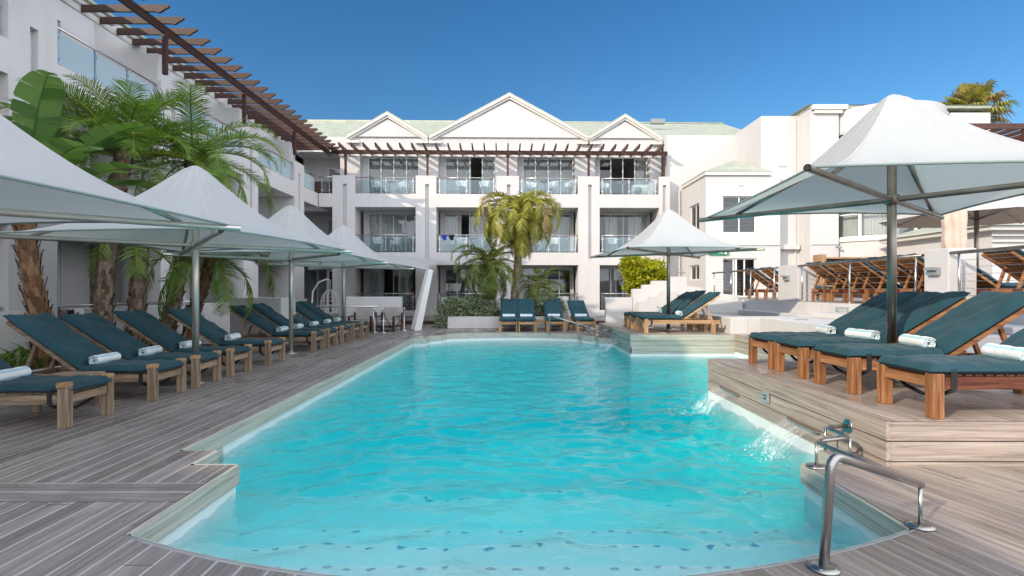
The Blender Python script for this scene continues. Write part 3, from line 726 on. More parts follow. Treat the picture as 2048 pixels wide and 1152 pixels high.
# round bay
bx, by, br = 16.4, 23.9, 2.62
def bay_ring(mb, z0, z1, r, a0=200, a1=340, n=28, th=.22):
    vs = []; 
    for i in range(n+1):
        a = R(a0+(a1-a0)*i/n)
        for rr in (r, r-th):
            for z in (z0, z1): vs.append((bx+rr*math.cos(a), by+rr*math.sin(a), z))
    f = []
    for i in range(n):
        o, q = i*4, i*4+4
        f += [(o,q,q+1,o+1),(o+2,o+3,q+3,q+2),(o+1,q+1,q+3,o+3),(o,o+2,q+2,q)]
    f += [(0,1,3,2),(n*4,n*4+2,n*4+3,n*4+1)]
    mb.add(vs, f)
bay_ring(mb, 0, 3.45, br); bay_ring(mb, 4.86, 6.4, br); bay_ring(mb, 8.15, 9.1, br)
mb.box(18.8,22.5,0,20.5,30,9.0); mb.box(14.0,25.2,0,18.8,30,9.0); mb.box(14,22.6,9.0,18.8,25.2,9.1)
mb.box(14.0,24.0,3.2,18.8,25.2,3.4); mb.box(14.0,24.0,6.0,18.8,25.2,6.2)
mb.build("wall", M['plaster'], rw)
mb = MB(); bay_ring(mb, 3.45, 3.60, br+.07, th=.3); bay_ring(mb, 6.4, 6.5, br+.07, th=.3)
mb.box(12.9,22.38,8.95,14.1,22.498,9.12); mb.box(12.8,22.33,9.1,14.3,22.5,9.3); mb.build("cornice", M['trim'], rw)
for z0, z1 in ((3.6,4.86),(6.5,8.15)):
    w = MB(); bay_ring(w, z0, z0+.07, br-.03, th=.08); bay_ring(w, z1-.07, z1, br-.03, th=.08); bay_ring(w, z0+(z1-z0)*.78, z0+(z1-z0)*.78+.05, br-.03, th=.07)
    for k in range(7):
        a = R(204+132*k/6); c, s_ = math.cos(a), math.sin(a)
        w.bar((bx+(br-.07)*c, by+(br-.07)*s_, z0+.07), (bx+(br-.07)*c, by+(br-.07)*s_, z1-.07), .11, .09, 0, (c,s_,0))
    wo_ = w.build("window", M['frame'], rw)
    for k in range(6):
        g = MB(); bay_ring(g, z0+.07, z1-.07, br-.06, 205.5+22*k, 224.5+22*k, 4, .01); g.build("pane", M['glass'], wo_)
    c = MB()
    c.grid(lambda u, v: (bx+(br-.35+.035*math.sin(u*260))*math.cos(R(205+130*u)), by+(br-.35+.035*math.sin(u*260))*math.sin(R(205+130*u)), z0+.05+(z1-z0-.1)*v), 220, 2)
    c.build("curtain", M['curtain'], wo_)
# windows of the low block
w = window(rw, 9.2, 10.66, 3.88, 5.5, 22.98, 2); mb = MB(); z = 3.95
while z < 5.45: mb.box(9.25,23.1,z,10.6,23.13,z+.045); z += .06
mb.build("blind", M['blind'], w)
w = window(rw, 9.2, 10.66, T+.02, 2.78, 22.98, 3, gone=(1,2)); mb = MB(); mb.box(9.2,25.0,T,10.9,25.05,2.9); mb.build("door", M['room_floor'], w)
mb = MB(); mb.box(9.75,22.93,T+.03,9.82,23.2,2.74); mb.build("door_frame", M['frame'], w)
for z0, z1 in ((3.7,5.35),(1.85,2.55)):
    w = MB(); w.box(8.53,23.7,z0,8.6,23.76,z1); w.box(8.53,24.94,z0,8.6,25,z1); w.box(8.53,23.76,z0,8.6,24.94,z0+.06); w.box(8.53,23.76,z1-.06,8.6,24.94,z1); w.box(8.53,24.32,z0+.06,8.6,24.38,z1-.06)
    w = w.build("window", M['frame'], rw)
    for a, b in ((23.76,24.32),(24.38,24.94)): g = MB(); g.box(8.56,a,z0+.06,8.568,b,z1-.06); g.build("pane", M['glass'], w)
mb = MB(); mb.box(8.72,23.4,0.2,8.75,25.4,6.0); mb.build("blind", M['blind'], rw)
# slate pyramid over the low block and small roof behind
def pyramid(mb, x0, x1, y0, y1, z0, ap):
    mb.add([(x0,y0,z0),(x1,y0,z0),(x1,y1,z0),(x0,y1,z0),ap], [(0,1,4),(1,2,4),(2,3,4),(3,0,4),(3,2,1,0)])
mb = MB(); pyramid(mb, 8.35, 11.3, 22.78, 26, 6.56, (10.35,24.4,7.42)); mb.build("roof", M['slate'], rw)
mb = MB(); mb.box(8.38,22.8,6.4,11.25,26,6.555); mb.build("cornice", M['trim'], rw)
mb = MB(); pyramid(mb, 12.6, 20.6, 22.4, 30.2, 9.31, (16.4,26.4,10.5)); mb.box(12.75,22.45,9.18,20.5,30,9.305); mb.build("roof", M['slate'], rw)
mb = MB(); mb.tube([(8.9,22.88,3.34),(11.7,22.88,3.34)], .012, 6); mb.tube([(11.72,23.38,3.34),(12.76,23.38,3.34)], .012, 6); mb.tube([(12.8,22.48,3.34),(14.0,22.48,3.34)], .012, 6); mb.build("cable", M['plate'], rw)
# small house beyond the terrace
hs = thing("house", "low white house with a pale green slate roof beyond the terrace parasols", "building", (0,0,0))
mb = MB(); wall_hole(mb, 15.0, 24, 1.0, 3.25, 16.4, 16.6, [(16.0,16.42,2.02,2.6)]); mb.box(15,16.6,1,15.2,21,3.25); mb.box(15.2,20.8,1,24,21,3.25); mb.build("wall", M['plaster'], hs)
mb = MB()
for k in range(3): mb.box(14.98-.05*k,16.36-.05*k,2.72+.18*k,24,16.398-.05*k+.04*0,2.76+.18*k)
mb.box(14.7,16.1,3.25,24,21,3.38); mb.build("cornice", M['trim'], hs)
mb = MB(); pyramid(mb, 14.6, 24.4, 16.0, 21.2, 3.385, (19.5,18.6,4.9)); mb.build("roof", M['slate'], hs)
window(hs, 16.0, 16.42, 2.02, 2.6, 16.45, 1)
mb = MB(); mb.box(16.0,16.8,2.0,16.5,16.82,2.6); mb.build("blind", M['blind'], hs)
# brown pergola far right
p = thing("pergola", "brown timber pergola at the far right above the house", "pergola", (0,0,0))
mb = MB(); mb.box(17.0,20.0,7.55,26,20.12,7.75); mb.box(17.0,22.0,7.55,26,22.12,7.75); mb.build("beam", M['pergola'], p)
for k in range(12):
    mb = MB(); mb.box(17.1+.6*k,20.13,7.58,17.16+.6*k,21.99,7.73); mb.build("rafter", M['pergola_y'], p)
for x, y in ((19.6,20.06),(24,20.06),(19.6,22.06)): mb = MB(); mb.box(x-.07,y-.07,1,x+.07,y+.07,7.55); mb.build("post", M['pergola_z'], p)
# ------------------------------------------------------------------ terrace
T = 1.08
mb = MB(); mb.box(7.9,4.4,0,22.5,22.88,T)
ter = tag(mb.build("terrace", M['plaster']), "raised white terrace on the right", "terrace", kind="structure")
mb = MB(); mb.box(7.93,4.42,T+.001,22.4,22.85,T+.006); mb.build("terrace_paving", M['room_floor'], ter)
def tpillar(y0, y1, ztop, label):
    p = thing("terrace_pillar", label, "pillar", (8.0,(y0+y1)/2,T))
    h = (y1-y0)/2; mb = MB(); mb.box(-.02,-h,-.9,.50,h,ztop-T); mb.build("shaft", M['plaster'], p, .015)
    l = MB(); l.box(-.10,-.12,.60,-.021,.12,.74); l.box(-.16,-.13,.69,-.10,.13,.745); l.build("wall_lamp", M['lampgrey'], p)
tpillar(9.60,10.17,2.17,"white terrace pillar by the closed blush parasol"); tpillar(14.65,15.75,2.12,"white terrace pillar nearer the hotel door")
def cable_rail(label, y0, y1, n):
    p = thing("terrace_railing", label, "railing", (7.98,(y0+y1)/2,T))
    h = (y1-y0)/2; mb = MB(); mb.tube([(0,-h,.99),(0,h,.99)], .032, 10); mb.build("handrail", M['bronze'], p)
    for k in range(n):
        y = -h+.18+(2*h-.36)*k/(n-1); mb = MB(); mb.tube([(0,y,0),(0,y,.98)], .022, 8); mb.lathe([(.05,.0),(.05,.012)], (0,y,.006), 12); mb.build("post", M['steel'], p)
    mb = MB()
    for k in range(7): z = .10+.125*k; mb.tube([(0,-h+.18,z),(0,h-.18,z)], .004, 5, caps=False)
    mb.build("cables", M['steel'], p)
cable_rail("steel cable railing before the open terrace door", 15.8, 20.9, 4); cable_rail("steel cable railing between the two white terrace pillars", 10.2, 14.62, 3)
cable_rail("steel cable railing right of the nearer terrace pillar", 5.0, 9.55, 3)
# white plunge pool and bench blocks below the terrace
t = thing("plunge_pool", "white raised plunge pool beside the far platform loungers", "plunge pool", (6.7,16,PB))
mb = MB(); z = .40
mb.box(-1.2,-2.8,-.02,-.75,3,z); mb.box(.95,-2.8,-.02,1.19,3,z+.05); mb.box(-.75,-2.8,-.02,.95,-1.9,z); mb.box(-.75,2.6,-.02,.95,3,z); mb.box(-.75,-1.9,-.02,.95,2.6,z-.25)
mb.build("basin", M['plaster'], t, .02)
mb = MB(); mb.add([(-.75,-1.9,z-.06),(.95,-1.9,z-.06),(.95,2.6,z-.06),(-.75,2.6,z-.06)], [(0,1,2,3)]); mb.build("basin_water", mat_glass("basin_water", (.72,.80,.66), 1.2, .02, 1.33), t)
t = thing("bench_block", "white rendered bench block below the terrace wall plaque", "bench", (6.9,10.2,PB))
mb = MB(); mb.box(-.9,-2.6,-.02,.99,2.5,.44); mb.box(.35,-2.6,.44,.992,2.5,.56); mb.build("block", M['plaster'], t, .02)
mb = MB(); mb.lathe([(.12,0),(.12,.012)], (-.5,1.4,.442), 16); mb.build("drain", M['plate'], t)
t = thing("sign_plate", "grey notice plate on the white terrace wall", "sign", (7.888,12.55,.86))
mb = MB(); mb.box(-.008,-.24,-.12,.006,.24,.13); mb.build("plate", M['plate'], t)
mb = MB()
for k in range(5): mb.box(-.0105,-.19,.08-.035*k,-.0085,.19-.05*(k%3),.09-.035*k)
mb.build("notice_lines", M['white'], t)
t = thing("depth_plate", "small grey depth plate on the near platform riser", "sign", (2.935,6.1,.16))
mb = MB(); mb.box(0,-.085,-.06,.012,.085,.06); mb.build("plate", M['plate'], t)
mb = MB(); mb.box(-.002,-.05,.01,-.0005,.05,.022); mb.box(-.002,-.03,-.03,-.0005,.03,-.012); mb.build("notice_lines", M['black'], t)
t = thing("exit_sign", "green emergency exit sign with white running figure on the corner wall", "sign", (9.0,22.86,3.05))
mb = MB(); mb.box(-.42,-.04,-.12,.42,.03,.12); mb.build("panel", M['exit_g'], t)
mb = MB(); mb.lathe([(.03,-.044),(.03,-.041)], (0,0,0), 10)
mb = MB(); y0, y1 = -.046, -.041
mb.cbox((.14,-.0435,.075),(.035,.005,.035)); mb.prism([(.10,.05),(.15,.045),(.12,-.01),(.17,-.07),(.14,-.08),(.09,-.02),(.03,-.06),(.01,-.04),(.07,.0),(.075,.03),(.03,.015),(.02,.03)], 'y', y0, y1)
mb.box(.24,y0,-.09,.33,y1,.09); mb.prism([(-.30,0),(-.20,.06),(-.20,.02),(-.08,.02),(-.08,-.02),(-.20,-.02),(-.20,-.06)], 'y', y0, y1); mb.build("pictogram", M['white'], t)
for x, y, z, lab in ((13.9,22.4,3.25,"small dark security camera under the round bay window"),(6.1,22.4,2.5,"")):
    if not lab: continue
    t = thing("security_camera", lab, "camera", (x,y,z)); mb = MB(); mb.tube([(0,.09,0),(0,0,0)], .03, 8); mb.tube([(0,0,0),(.05,-.14,-.05)], .04, 8); mb.build("camera_body", M['lampgrey'], t)
t = thing("wall_unit", "white junction box on the right end of the bay", "wall box", (18.2,22.3,3.55)); mb = MB(); mb.box(-.16,-.12,-.16,.16,.2,.16); mb.box(-.18,-.14,.16,.18,.2,.19); mb.build("casing", M['white'], t, .01)
t = thing("bar_cabinet", "tall open wooden shelf unit behind the terrace loungers", "shelf unit", (12.6,21.3,T))
mb = MB(); mb.box(-.25,-.25,0,.0,.25,1.75); mb.build("upright", M['teak_tan_z'], t); mb = MB(); mb.box(3.8,-.25,0,4.05,.25,1.6); mb.build("upright", M['teak_tan_z'], t)
mb = MB()
for z in (.45,1.0,1.58): mb.box(.0,-.22,z,3.8,.22,z+.06)
mb.build("shelf", M['teak_tan_x'], t); mb = MB(); mb.box(0,.2,.05,3.8,.23,1.6); mb.build("back_panel", M['pergola'], t)

# stepped white stair wall, shower and low walls
t = thing("stepped_wall", "white stepped wall rising towards the terrace behind the far parasol", "wall", (0,0,0))
mb = MB(); z0 = .0
mb.prism([(4.18,z0),(7.85,z0),(7.85,1.22),(6.9,1.30),(6.45,1.50),(6.05,1.52),(6.05,1.86),(5.45,1.86),(5.45,1.72),(4.85,1.72),(4.85,1.58),(4.52,1.58),(4.52,1.44),(4.18,1.44)], 'y', 18.15, 18.45)
mb.prism([(4.3,z0),(7.8,z0),(7.8,1.05),(5.6,1.12),(5.6,1.36),(5.15,1.36),(5.15,1.18),(4.72,1.18),(4.72,1.0),(4.3,1.0)], 'y', 17.75, 18.1)
mb.build("stepped_face", M['plaster'], t, .012)
t = thing("low_wall", "low white wall left of the stepped stair wall", "wall", (3.75,18.3,0)); mb = MB(); mb.box(-.5,-.12,0,.42,.12,1.14); mb.build("wall_face", M['plaster'], t, .012)
t = thing("outdoor_shower", "steel overhead shower on top of the stepped white wall", "shower", (5.75,18.3,1.86))
mb = MB(); mb.tube([(-.25,0,-.2),(-.25,0,.18),(-.2,0,.23),(.0,0,.25),(.12,0,.24),(.14,0,.16)], .014, 8); mb.build("pipe", M['lampgrey'], t); mb = MB(); mb.lathe([(.16,0),(.17,.02),(.03,.035)], (.14,0,.13), 20); mb.build("shower_head", M['lampgrey'], t)

# left side planting bed, low walls, lounge furniture
t = thing("raised_planter", "long low white planter behind the left loungers", "planter", (-8.1,9.0,0))
mb = MB(); mb.box(.92,-4.2,0,1.10,3.6,.20); mb.box(-.85,-4.2,0,-.70,3.6,.20); mb.box(-.7,-4.2,0,.92,-4.02,.20); mb.box(-.7,3.42,0,.92,3.6,.20); mb.build("kerb", M['plaster'], t, .012)
mb = MB(); mb.grid(lambda u, v: (-.7+1.62*u, -4.02+7.44*v, .15+.05*math.sin(u*9+v*17)), 10, 40); mb.build("bed_soil", M['soil'], t)
for x0,y0,x1,y1,z,lab in ((-7.15,13.3,-5.85,14.2,1.20,"white box shaped wall end behind the middle left loungers"),(-5.85,18.5,-3.9,18.75,1.16,"grey white screen wall behind the two upholstered armchairs")):
    t = thing("low_wall", lab, "wall", (x0,y0,0)); mb = MB(); mb.box(0,0,0,x1-x0,y1-y0,z); mb.build("wall_face", M['plaster'], t, .012)
def armchair(): 
    t = thing("armchair", "grey upholstered armchair with timber arms under the steel rail", "armchair", (-5.1,17.9,0), R(0), "armchairs by the screen wall")
    mb = MB(); mb.box(-.32,-.33,.20,.32,.25,.36); mb.build("seat_cushion", M['greyfab'], t, .03)
    mb = MB(); mb.bar((0,.30,.34),(0,.42,.80),.60,.14,0,(0,-1,.3)); mb.build("back_cushion", M['greyfab'], t, .03)
    for s in (-1,1):
        mb = MB(); mb.box(s*.37-.03,-.35,.48,s*.37+.03,.36,.52); mb.box(s*.37-.03,-.33,0,s*.37+.03,-.26,.48); mb.bar((s*.37,.32,0),(s*.37,.38,.62),.05,.06); mb.build("arm_frame", M['pergola_y'], t)
    mb = MB(); mb.box(-.35,-.32,.14,.35,.3,.195); mb.build("seat_frame", M['pergola'], t); return t
a = armchair(); dup(a, (-4.25,17.9,0), R(-12), "grey upholstered armchair with timber arms beside the rope post")
t = thing("steel_rail", "brushed steel guard rail on posts behind the far left loungers", "railing", (-6,17.2,0))
mb = MB(); mb.tube([(-1.7,0,.86),(1.62,0,.86)], .03, 10); mb.build("handrail", M['steel'], t)
for x in (-1.5,-.1,1.45): mb = MB(); mb.tube([(x,0,0),(x,0,.85)], .022, 8); mb.build("post", M['steel'], t)
rp = None
for i,(x,y) in enumerate(((-4.55,17.4),(-4.2,17.15),(-3.72,18.1))):
    lab = ["steel rope post nearest the guard rail","steel rope post before the right armchair","steel rope post beside the leaning white mast"][i]
    if rp is None:
        rp = thing("rope_post", lab, "rope post", (x,y,0), 0, "rope posts by the armchairs"); mb = MB(); mb.lathe([(.12,0),(.12,.015),(.02,.03),(.02,.72),(.03,.74),(.03,.78),(.0,.80)], (0,0,0), 12); mb.build("stem", M['steel'], rp)
    else: dup(rp, (x,y,0), 0, lab)
for (p, q, lab) in (((-4.55,17.4,.7),(-4.2,17.15,.7),"navy rope between the two rope posts at the armchairs"),((-4.2,17.15,.7),(-3.72,18.1,.7),"navy rope sagging towards the leaning mast")):
    mb = MB(); P, Q = Vector(p), Vector(q); mb.tube([P.lerp(Q, k/10) - Vector((0,0,.55*(1-(2*k/10-1)**2))) for k in range(11)], .014, 6); tag(mb.build("barrier_rope", M['rope']), lab, "rope")
# hanging egg chair
t = thing("egg_chair", "white wire hanging egg chair on a curved stand by the far door", "hanging chair", (-7.35,20.6,0))
mb = MB(); mb.tube([(-.45,.05,.15),(-.52,.05,.8),(-.48,.05,1.35),(-.25,.05,1.7),(.05,.02,1.82),(.22,0,1.78)], .03, 8); mb.lathe([(.5,0),(.5,.04),(.45,.05)], (-.1,0,.1), 24); mb.build("stand", M['white'], t)
mb = MB(); mb.tube([(.22,0,1.78),(.22,0,1.42)], .012, 6)
for k in range(12):
    a = math.pi*2*k/12; mb.tube([(.22+.36*math.cos(a)*math.sin(math.pi*j/12), .36*math.sin(a)*math.sin(math.pi*j/12), .82+.6*math.cos(math.pi*j/12)) for j in range(13)], .009, 5)
for j in range(2,11): mb.tube([(.22+.36*math.cos(2*math.pi*k/20)*math.sin(math.pi*j/12), .36*math.sin(2*math.pi*k/20)*math.sin(math.pi*j/12), .82+.6*math.cos(math.pi*j/12)) for k in range(21)], .006, 4)
mb.build("basket", M['white'], t); mb = MB(); mb.lathe([(.05,.3),(.28,.38),(.32,.50),(.1,.52)], (.22,0,.0), 16); mb.build("seat_cushion", M['greyfab'], t)
# leaning white mast and shade sail
mb = MB(); mb.tube([(-3.35,18.3,-.0),(-2.86,18.25,2.12)], [.19,.13], 4, smooth=False); tag(mb.build("sail_mast", M['white']), "white square mast leaning under the shade sail corner", "mast")
P0, P1, P2, P3 = Vector((-2.9,18.2,2.10)), Vector((-2.0,25.5,2.72)), Vector((-8.4,25.4,3.1)), Vector((-7.6,18.4,3.05))
def sail(u, v):
    p = P0.lerp(P1, v).lerp(P3.lerp(P2, v), u)
    sx = .55*(1-(2*v-1)**2)*(1-2*u); sy = .45*(1-(2*u-1)**2)*(1-2*v)
    return p + Vector((-sx, sy, .12*(1-(2*v-1)**2)))
t = thing("shade_sail", "white shade sail stretched from the leaning mast to the hotel wall", "shade sail", (0,0,0))
mb = MB(); mb.grid(sail, 24, 24); o = mb.build("membrane", M['canvas'], t); s_ = o.modifiers.new("thick", 'SOLIDIFY'); s_.thickness = .008
mb = MB(); mb.tube([P0, P0+Vector((-.0,-.02,.06))], .03, 6); mb.tube([P0-Vector((.12,0,-.10)), P0], .012, 6); mb.build("shackle", M['steel'], t)

# ------------------------------------------------------------------ sun loungers
def make_lounger(kind, name_label):
    W = {a: M['teak_%s_%s' % (kind, a)] for a in 'xyz'}
    t = thing("sun_lounger", name_label, "sun lounger", (0,0,0))
    for sx, sy in ((.925,.285),(.925,-.285),(-.78,.285),(-.78,-.285)):
        mb = MB(); top = (.405 if kind == 'grey' else .365) if sx > 0 else .335
        mb.box(sx-.046,sy-.046,0,sx+.046,sy+.046,top); mb.build("leg", W['z'], t, .008)
    for sy in ((.285,-.285) if kind == 'grey' else ()): mb = MB(); mb.box(.868,sy-.05,.4055,.972,sy+.05,.462); mb.build("peg", M['teak_tan_y'] if kind == 'grey' else W['y'], t, .010)
    for s in (-1,1):
        mb = MB(); mb.box(-.95,s*.285-.024,.238,.878,s*.285+.024,.335); mb.build("side_rail", W['x'], t, .006)
    for xa, xb in ((.895,.955),(-.81,-.75)): mb = MB(); mb.box(xa,-.238,.248,xb,.238,.333); mb.build("cross_rail", W['y'], t, .006)
    mb = MB()
    for k in range(11): mb.box(-.0+.085*k,-.26,.337,.062+.085*k,.26,.353)
    mb.build("seat_slats", W['y'], t)
    A = R(34); ca, sa = math.cos(A), math.sin(A); hx, hz = -.03, .355
    B = lambda l, y, n: (hx - ca*l - sa*n*-1*-1, y, hz + sa*l + ca*n) if False else (hx - ca*l + sa*n, y, hz + sa*l + ca*n)
    mb = MB()
    for s in (-1,1): mb.bar(B(0,s*.265,.0), B(1.10,s*.265,.0), .045, .05, 0, (sa,0,ca))
    for k in range(6): y = -.20+.08*k; mb.bar(B(.04,y,.012), B(1.08,y,.012), .055, .016, 0, (sa,0,ca))
    for l in (.25,.8): mb.bar(B(l,-.25,-.012), B(l,.25,-.012), .05, .02, 0, (sa,0,ca))
    mb.build("backrest", W['x'], t, .004)
    mb = MB()
    for s in (-1,1): mb = MB(); mb.bar(B(.70,s*.19,-.03), (-.80,s*.19,.29), .035, .045); mb.build("prop", W['x'], t, .004)
    def pad(L, f, seed, dip):
        r = random.Random(seed); ph = [r.uniform(0,6) for _ in range(6)]
        nu, nv = 36, 18; mb = MB(); TH = .098; HW = .318
        def prof(u, v):
            e = 1-max(abs(2*u-1)**14, abs(2*v-1)**9); return max(.0, e)**.5
        def pt(u, v, top):
            l = L*u; y = HW*(2*v-1); h = TH*prof(u,v)
            if top:
                h += .006*math.sin(l*9+ph[0]+3*v)*math.sin(v*7+ph[1]) + .006*math.sin(l*21+ph[2]+v*9)*(.3+v) + .005*math.sin(l*13-v*17+ph[4]) + .004*math.sin(v*19+ph[3]) - .012*math.exp(-((2*v-1)/.5)**2)*dip
            else: h = -.002 + .004*(1-prof(u,v))
            if u in (0,1) or v in (0,1): h = .03
            dz = -dip*.022*math.exp(-((2*v-1)/.45)**2)*u**6
            return f(l + dz, y, h)
        mb.grid(lambda u, v: pt(u,v,True), nu, nv); mb.grid(lambda u, v: pt(u,v,False), nu, nv)
        rim = [(i/nu,0) for i in range(nu)] + [(1,j/nv) for j in range(nv)] + [(1-i/nu,1) for i in range(nu)] + [(0,1-j/nv) for j in range(nv)] + [(0,0)]
        mb.tube([pt(a,b,True) for a,b in rim], .006, 5, caps=False)
        return mb
    pad(.985, lambda l, y, h: (.0+l, y*(1 if l < .80 or kind != 'grey' else 1-.14*min(1,(l-.80)/.05)), .356+h), 1, .2).build("seat_cushion", M['cushion'], t)
    pad(1.16, lambda l, y, h: B(l, y, .03+h), 2, 1.0).build("back_cushion", M['cushion'], t)
    mb = MB()
    for s in (-1,1): mb.box(.765,s*.311-.003,.235,.815,s*.311+.003,.40)
    mb.tube([(.79,-.31,.235),(.79,-.2,.18),(.80,-.0,.145),(.79,.2,.18),(.79,.31,.235)], .016, 6); mb.build("strap", M['black'], t)
    return t
def make_towel(label, length=.42):
    t = thing("rolled_towel", label, "towel", (0,0,0))
    mb = MB(); turns = 2.6; n = 60; L = length
    pts = []
    for i in range(n+1):
        a = 2*math.pi*turns*i/n; r = .014 + .050*(i/n); pts.append((r*math.cos(a-1.2), r*math.sin(a-1.2)*.94))
    def out(i, o):
        a = 2*math.pi*turns*i/n; r = .014 + .050*(i/n) + o; return (r*math.cos(a-1.2), r*math.sin(a-1.2)*.94)
    ny = 8
    for lay in (0, .011):
        for i in range(n):
            m = 1 if (i/n*11.5) % 1 < .42 else 0
            vs = []
            for j in range(ny+1):
                y = -L/2+L*j/ny; wob = .003*math.sin(j*2.1+i*.12)
                for q in (i, i+1): p = out(q, lay+wob); vs.append((p[0], y + .012*(q/n-.6)*(1 if j > ny/2 else -1), .066+p[1]))
            mb.add(vs, [(2*j,2*j+2,2*j+3,2*j+1) for j in range(ny)], m, True)
    for y, j in ((-L/2,-1),(L/2,1)):      # rolled ends between the two layers
        for i in range(n):
            a, b = out(i,0), out(i+1,0); c, d = out(i,.011), out(i+1,.011); yy = lambda q: y + .012*(q/n-.6)*j
            m = 1 if (i/n*11.5) % 1 < .42 else 0
            mb.add([(a[0],yy(i),.066+a[1]),(b[0],yy(i+1),.066+b[1]),(d[0],yy(i+1),.066+d[1]),(c[0],yy(i),.066+c[1])], [(0,1,2,3)], m)
    mb.lathe([(.014,-L/2+.02),(.014,L/2-.02)], (0,0,0), 8) if False else None
    mb.build("towel_roll", [M['towel_w'], M['towel_b']], t, recalc=False)
    return t
GREY = make_lounger('grey', "x"); TAN = None; ORANGE = None; TOWEL = None; used = set()
protos = {'grey': GREY}; LAST = []
def lounger(kind, x, y, z, rz, label, towel=None, group=None, tilt=0, tx=.12):
    """x, y: middle of the foot end; rz: heading of the foot end"""
    global TOWEL
    if kind not in protos: protos[kind] = make_lounger(kind, label)
    c, s = math.cos(rz), math.sin(rz); loc = (x-.97*c, y-.97*s, z)
    LAST.clear()
    if kind in used: LAST.append(dup(protos[kind], loc, rz, label, group))
    else:
        o = protos[kind]; used.add(kind); o.location = loc; o.rotation_euler.z = rz; o["label"] = label; o["group"] = group
    me_ = protos[kind] if not LAST else LAST[-1]
    da = R(rng.uniform(-3.2,1.6)); H = Vector((-.03,0,.355)); sh_ = H - Matrix.Rotation(da, 3, 'Y') @ H
    for c_ in kids(me_):
        if c_.name.startswith('backrest'): c_.location = sh_; c_.rotation_euler.y = da
        if 'cushion' in c_.name: bk = c_.name.startswith('back_'); c_.location = (sh_ if bk else Vector((0,0,0))) + Vector((0, rng.uniform(-.012,.012), 0)); c_.rotation_euler = (0, da if bk else 0, R(rng.uniform(-.9,.9)))
    if towel:
        dx = tx; l2 = (loc[0]+dx*c, loc[1]+dx*s, z+.425)
        if TOWEL is None: TOWEL = make_towel(towel); TOWEL.location = l2; TOWEL.rotation_euler.z = rz+tilt; TOWEL["label"] = towel; TOWEL["group"] = "rolled striped towels"
        else: dup(TOWEL, l2, rz+tilt, towel, "rolled striped towels")
GL = "loungers along the left deck"
LL = [(5.62,"weathered lounger nearest the camera on the left, beside the wooden side table"),(6.93,"second left lounger, just beyond the wooden side table"),(7.82,"third left lounger, whose foot stands before the nearest visible parasol pole"),
      (8.76,"fourth left lounger, just past the nearest visible parasol pole"),(10.08,"fifth left lounger, alone before the second parasol pole"),
      (12.15,"first of the five far left loungers beyond the second pole"),(13.05,"second of the five far left loungers, touching the first"),(14.1,"third of the five far left loungers, middle one"),(15.1,"fourth of the five far left loungers, at the third pole"),(15.95,"last lounger of the left row, nearest the armchairs")]
TLs = ["rolled towel cut by the left picture edge on the nearest lounger","rolled towel on the second left lounger, its spiral end showing","rolled towel on the third left lounger","rolled towel on the fourth left lounger","rolled towel on the lounger before the second left pole",
       "rolled towel on the first far left lounger","rolled towel on the second far left lounger","rolled towel on the middle far left lounger","rolled towel on the far left lounger at the third pole","rolled towel on the last lounger of the left row"]
for i, (y, lab) in enumerate(LL):
    x = -4.50 + .0*i + (.06 if i > 4 else 0)
    lounger('grey', x, y, 0, R([1,0,1.5,0,-1,1,0,1,0,0][i]), lab, TLs[i], GL, R([6,4,7,3,6,2,5,3,6,4][i]), .10)
GR = "loungers on the near platform"
for i, (y, lab, tl) in enumerate(((4.54,"nearest lounger on the near platform, with a dark red side rail","rolled towel cut by the right picture edge"),(5.55,"second lounger on the near platform, before the big parasol pole","rolled white towel right of the big parasol pole"),
     (6.45,"third lounger on the near platform, behind the big parasol pole","rolled towel half hidden by the big parasol pole"),(7.18,"farthest lounger on the near platform, touching the white bench block","rolled towel on the farthest near platform lounger"))):
    lounger('orange', 3.38, y, PA, R(180+[0,1,-1,0][i]), lab, tl, GR, R([-8,-10,6,-14][i]), .06)
for c_ in kids([o for o in COL.objects if o.get("label","").startswith("nearest lounger on the near platform")][0]):
    if c_.name.startswith("side_rail"): c_.material_slots[0].link = 'OBJECT'; c_.material_slots[0].material = M['red_rail']
GB = "loungers on the far platform"
for i, (y, lab, tl) in enumerate(((13.62,"nearest lounger on the far platform, its whole side rail showing","pale blue towel on the nearest far platform lounger"),(14.55,"middle lounger on the far platform behind the parasol pole",None),(15.45,"farthest lounger on the far platform, beside the stepped wall","pale blue towel on the farthest far platform lounger"))):
    lounger('tan', 3.36, y, PB, R(180), lab, tl, GB, R(-10), .0)
GF = "loungers facing the pool end"
for i, (x, lab, tl) in enumerate(((-.11,"leftmost lounger at the far pool end, before the planter","folded towel on the leftmost far end lounger"),(.50,"second lounger at the far pool end, touching the leftmost one","folded towel on the second far end lounger"),
     (1.48,"third lounger at the far pool end, between the two small tables","folded towel on the third far end lounger"),(2.50,"rightmost lounger at the far pool end, near the steel hand rail","folded towel on the rightmost far end lounger"))):
    lounger('tan', x, 17.55 + .12*(i > 1), 0, R(-90 + (4 if i == 3 else 0)), lab, tl, GF, 0, .05)
GT = "loungers up on the terrace"
TT = [(18.3,"terrace lounger before the open terrace door"),(17.2,"terrace lounger between the door and the farther pillar"),(14.4,"terrace lounger just right of the farther pillar"),(13.6,"second terrace lounger right of the farther pillar"),(12.75,"third terrace lounger right of the farther pillar, by the middle rail post"),
      (11.9,"terrace lounger with a teal cushion edge right of the middle rail post"),(11.05,"terrace lounger behind the big parasol pole"),(10.2,"terrace lounger beside the nearer pillar"),(8.9,"terrace lounger just right of the nearer pillar"),(7.7,"terrace lounger at the right picture edge")]
for i, (y, lab) in enumerate(TT): lounger('orange', 10.15 + .05*(i % 2), y, T+.006, 0, lab, None, GT)
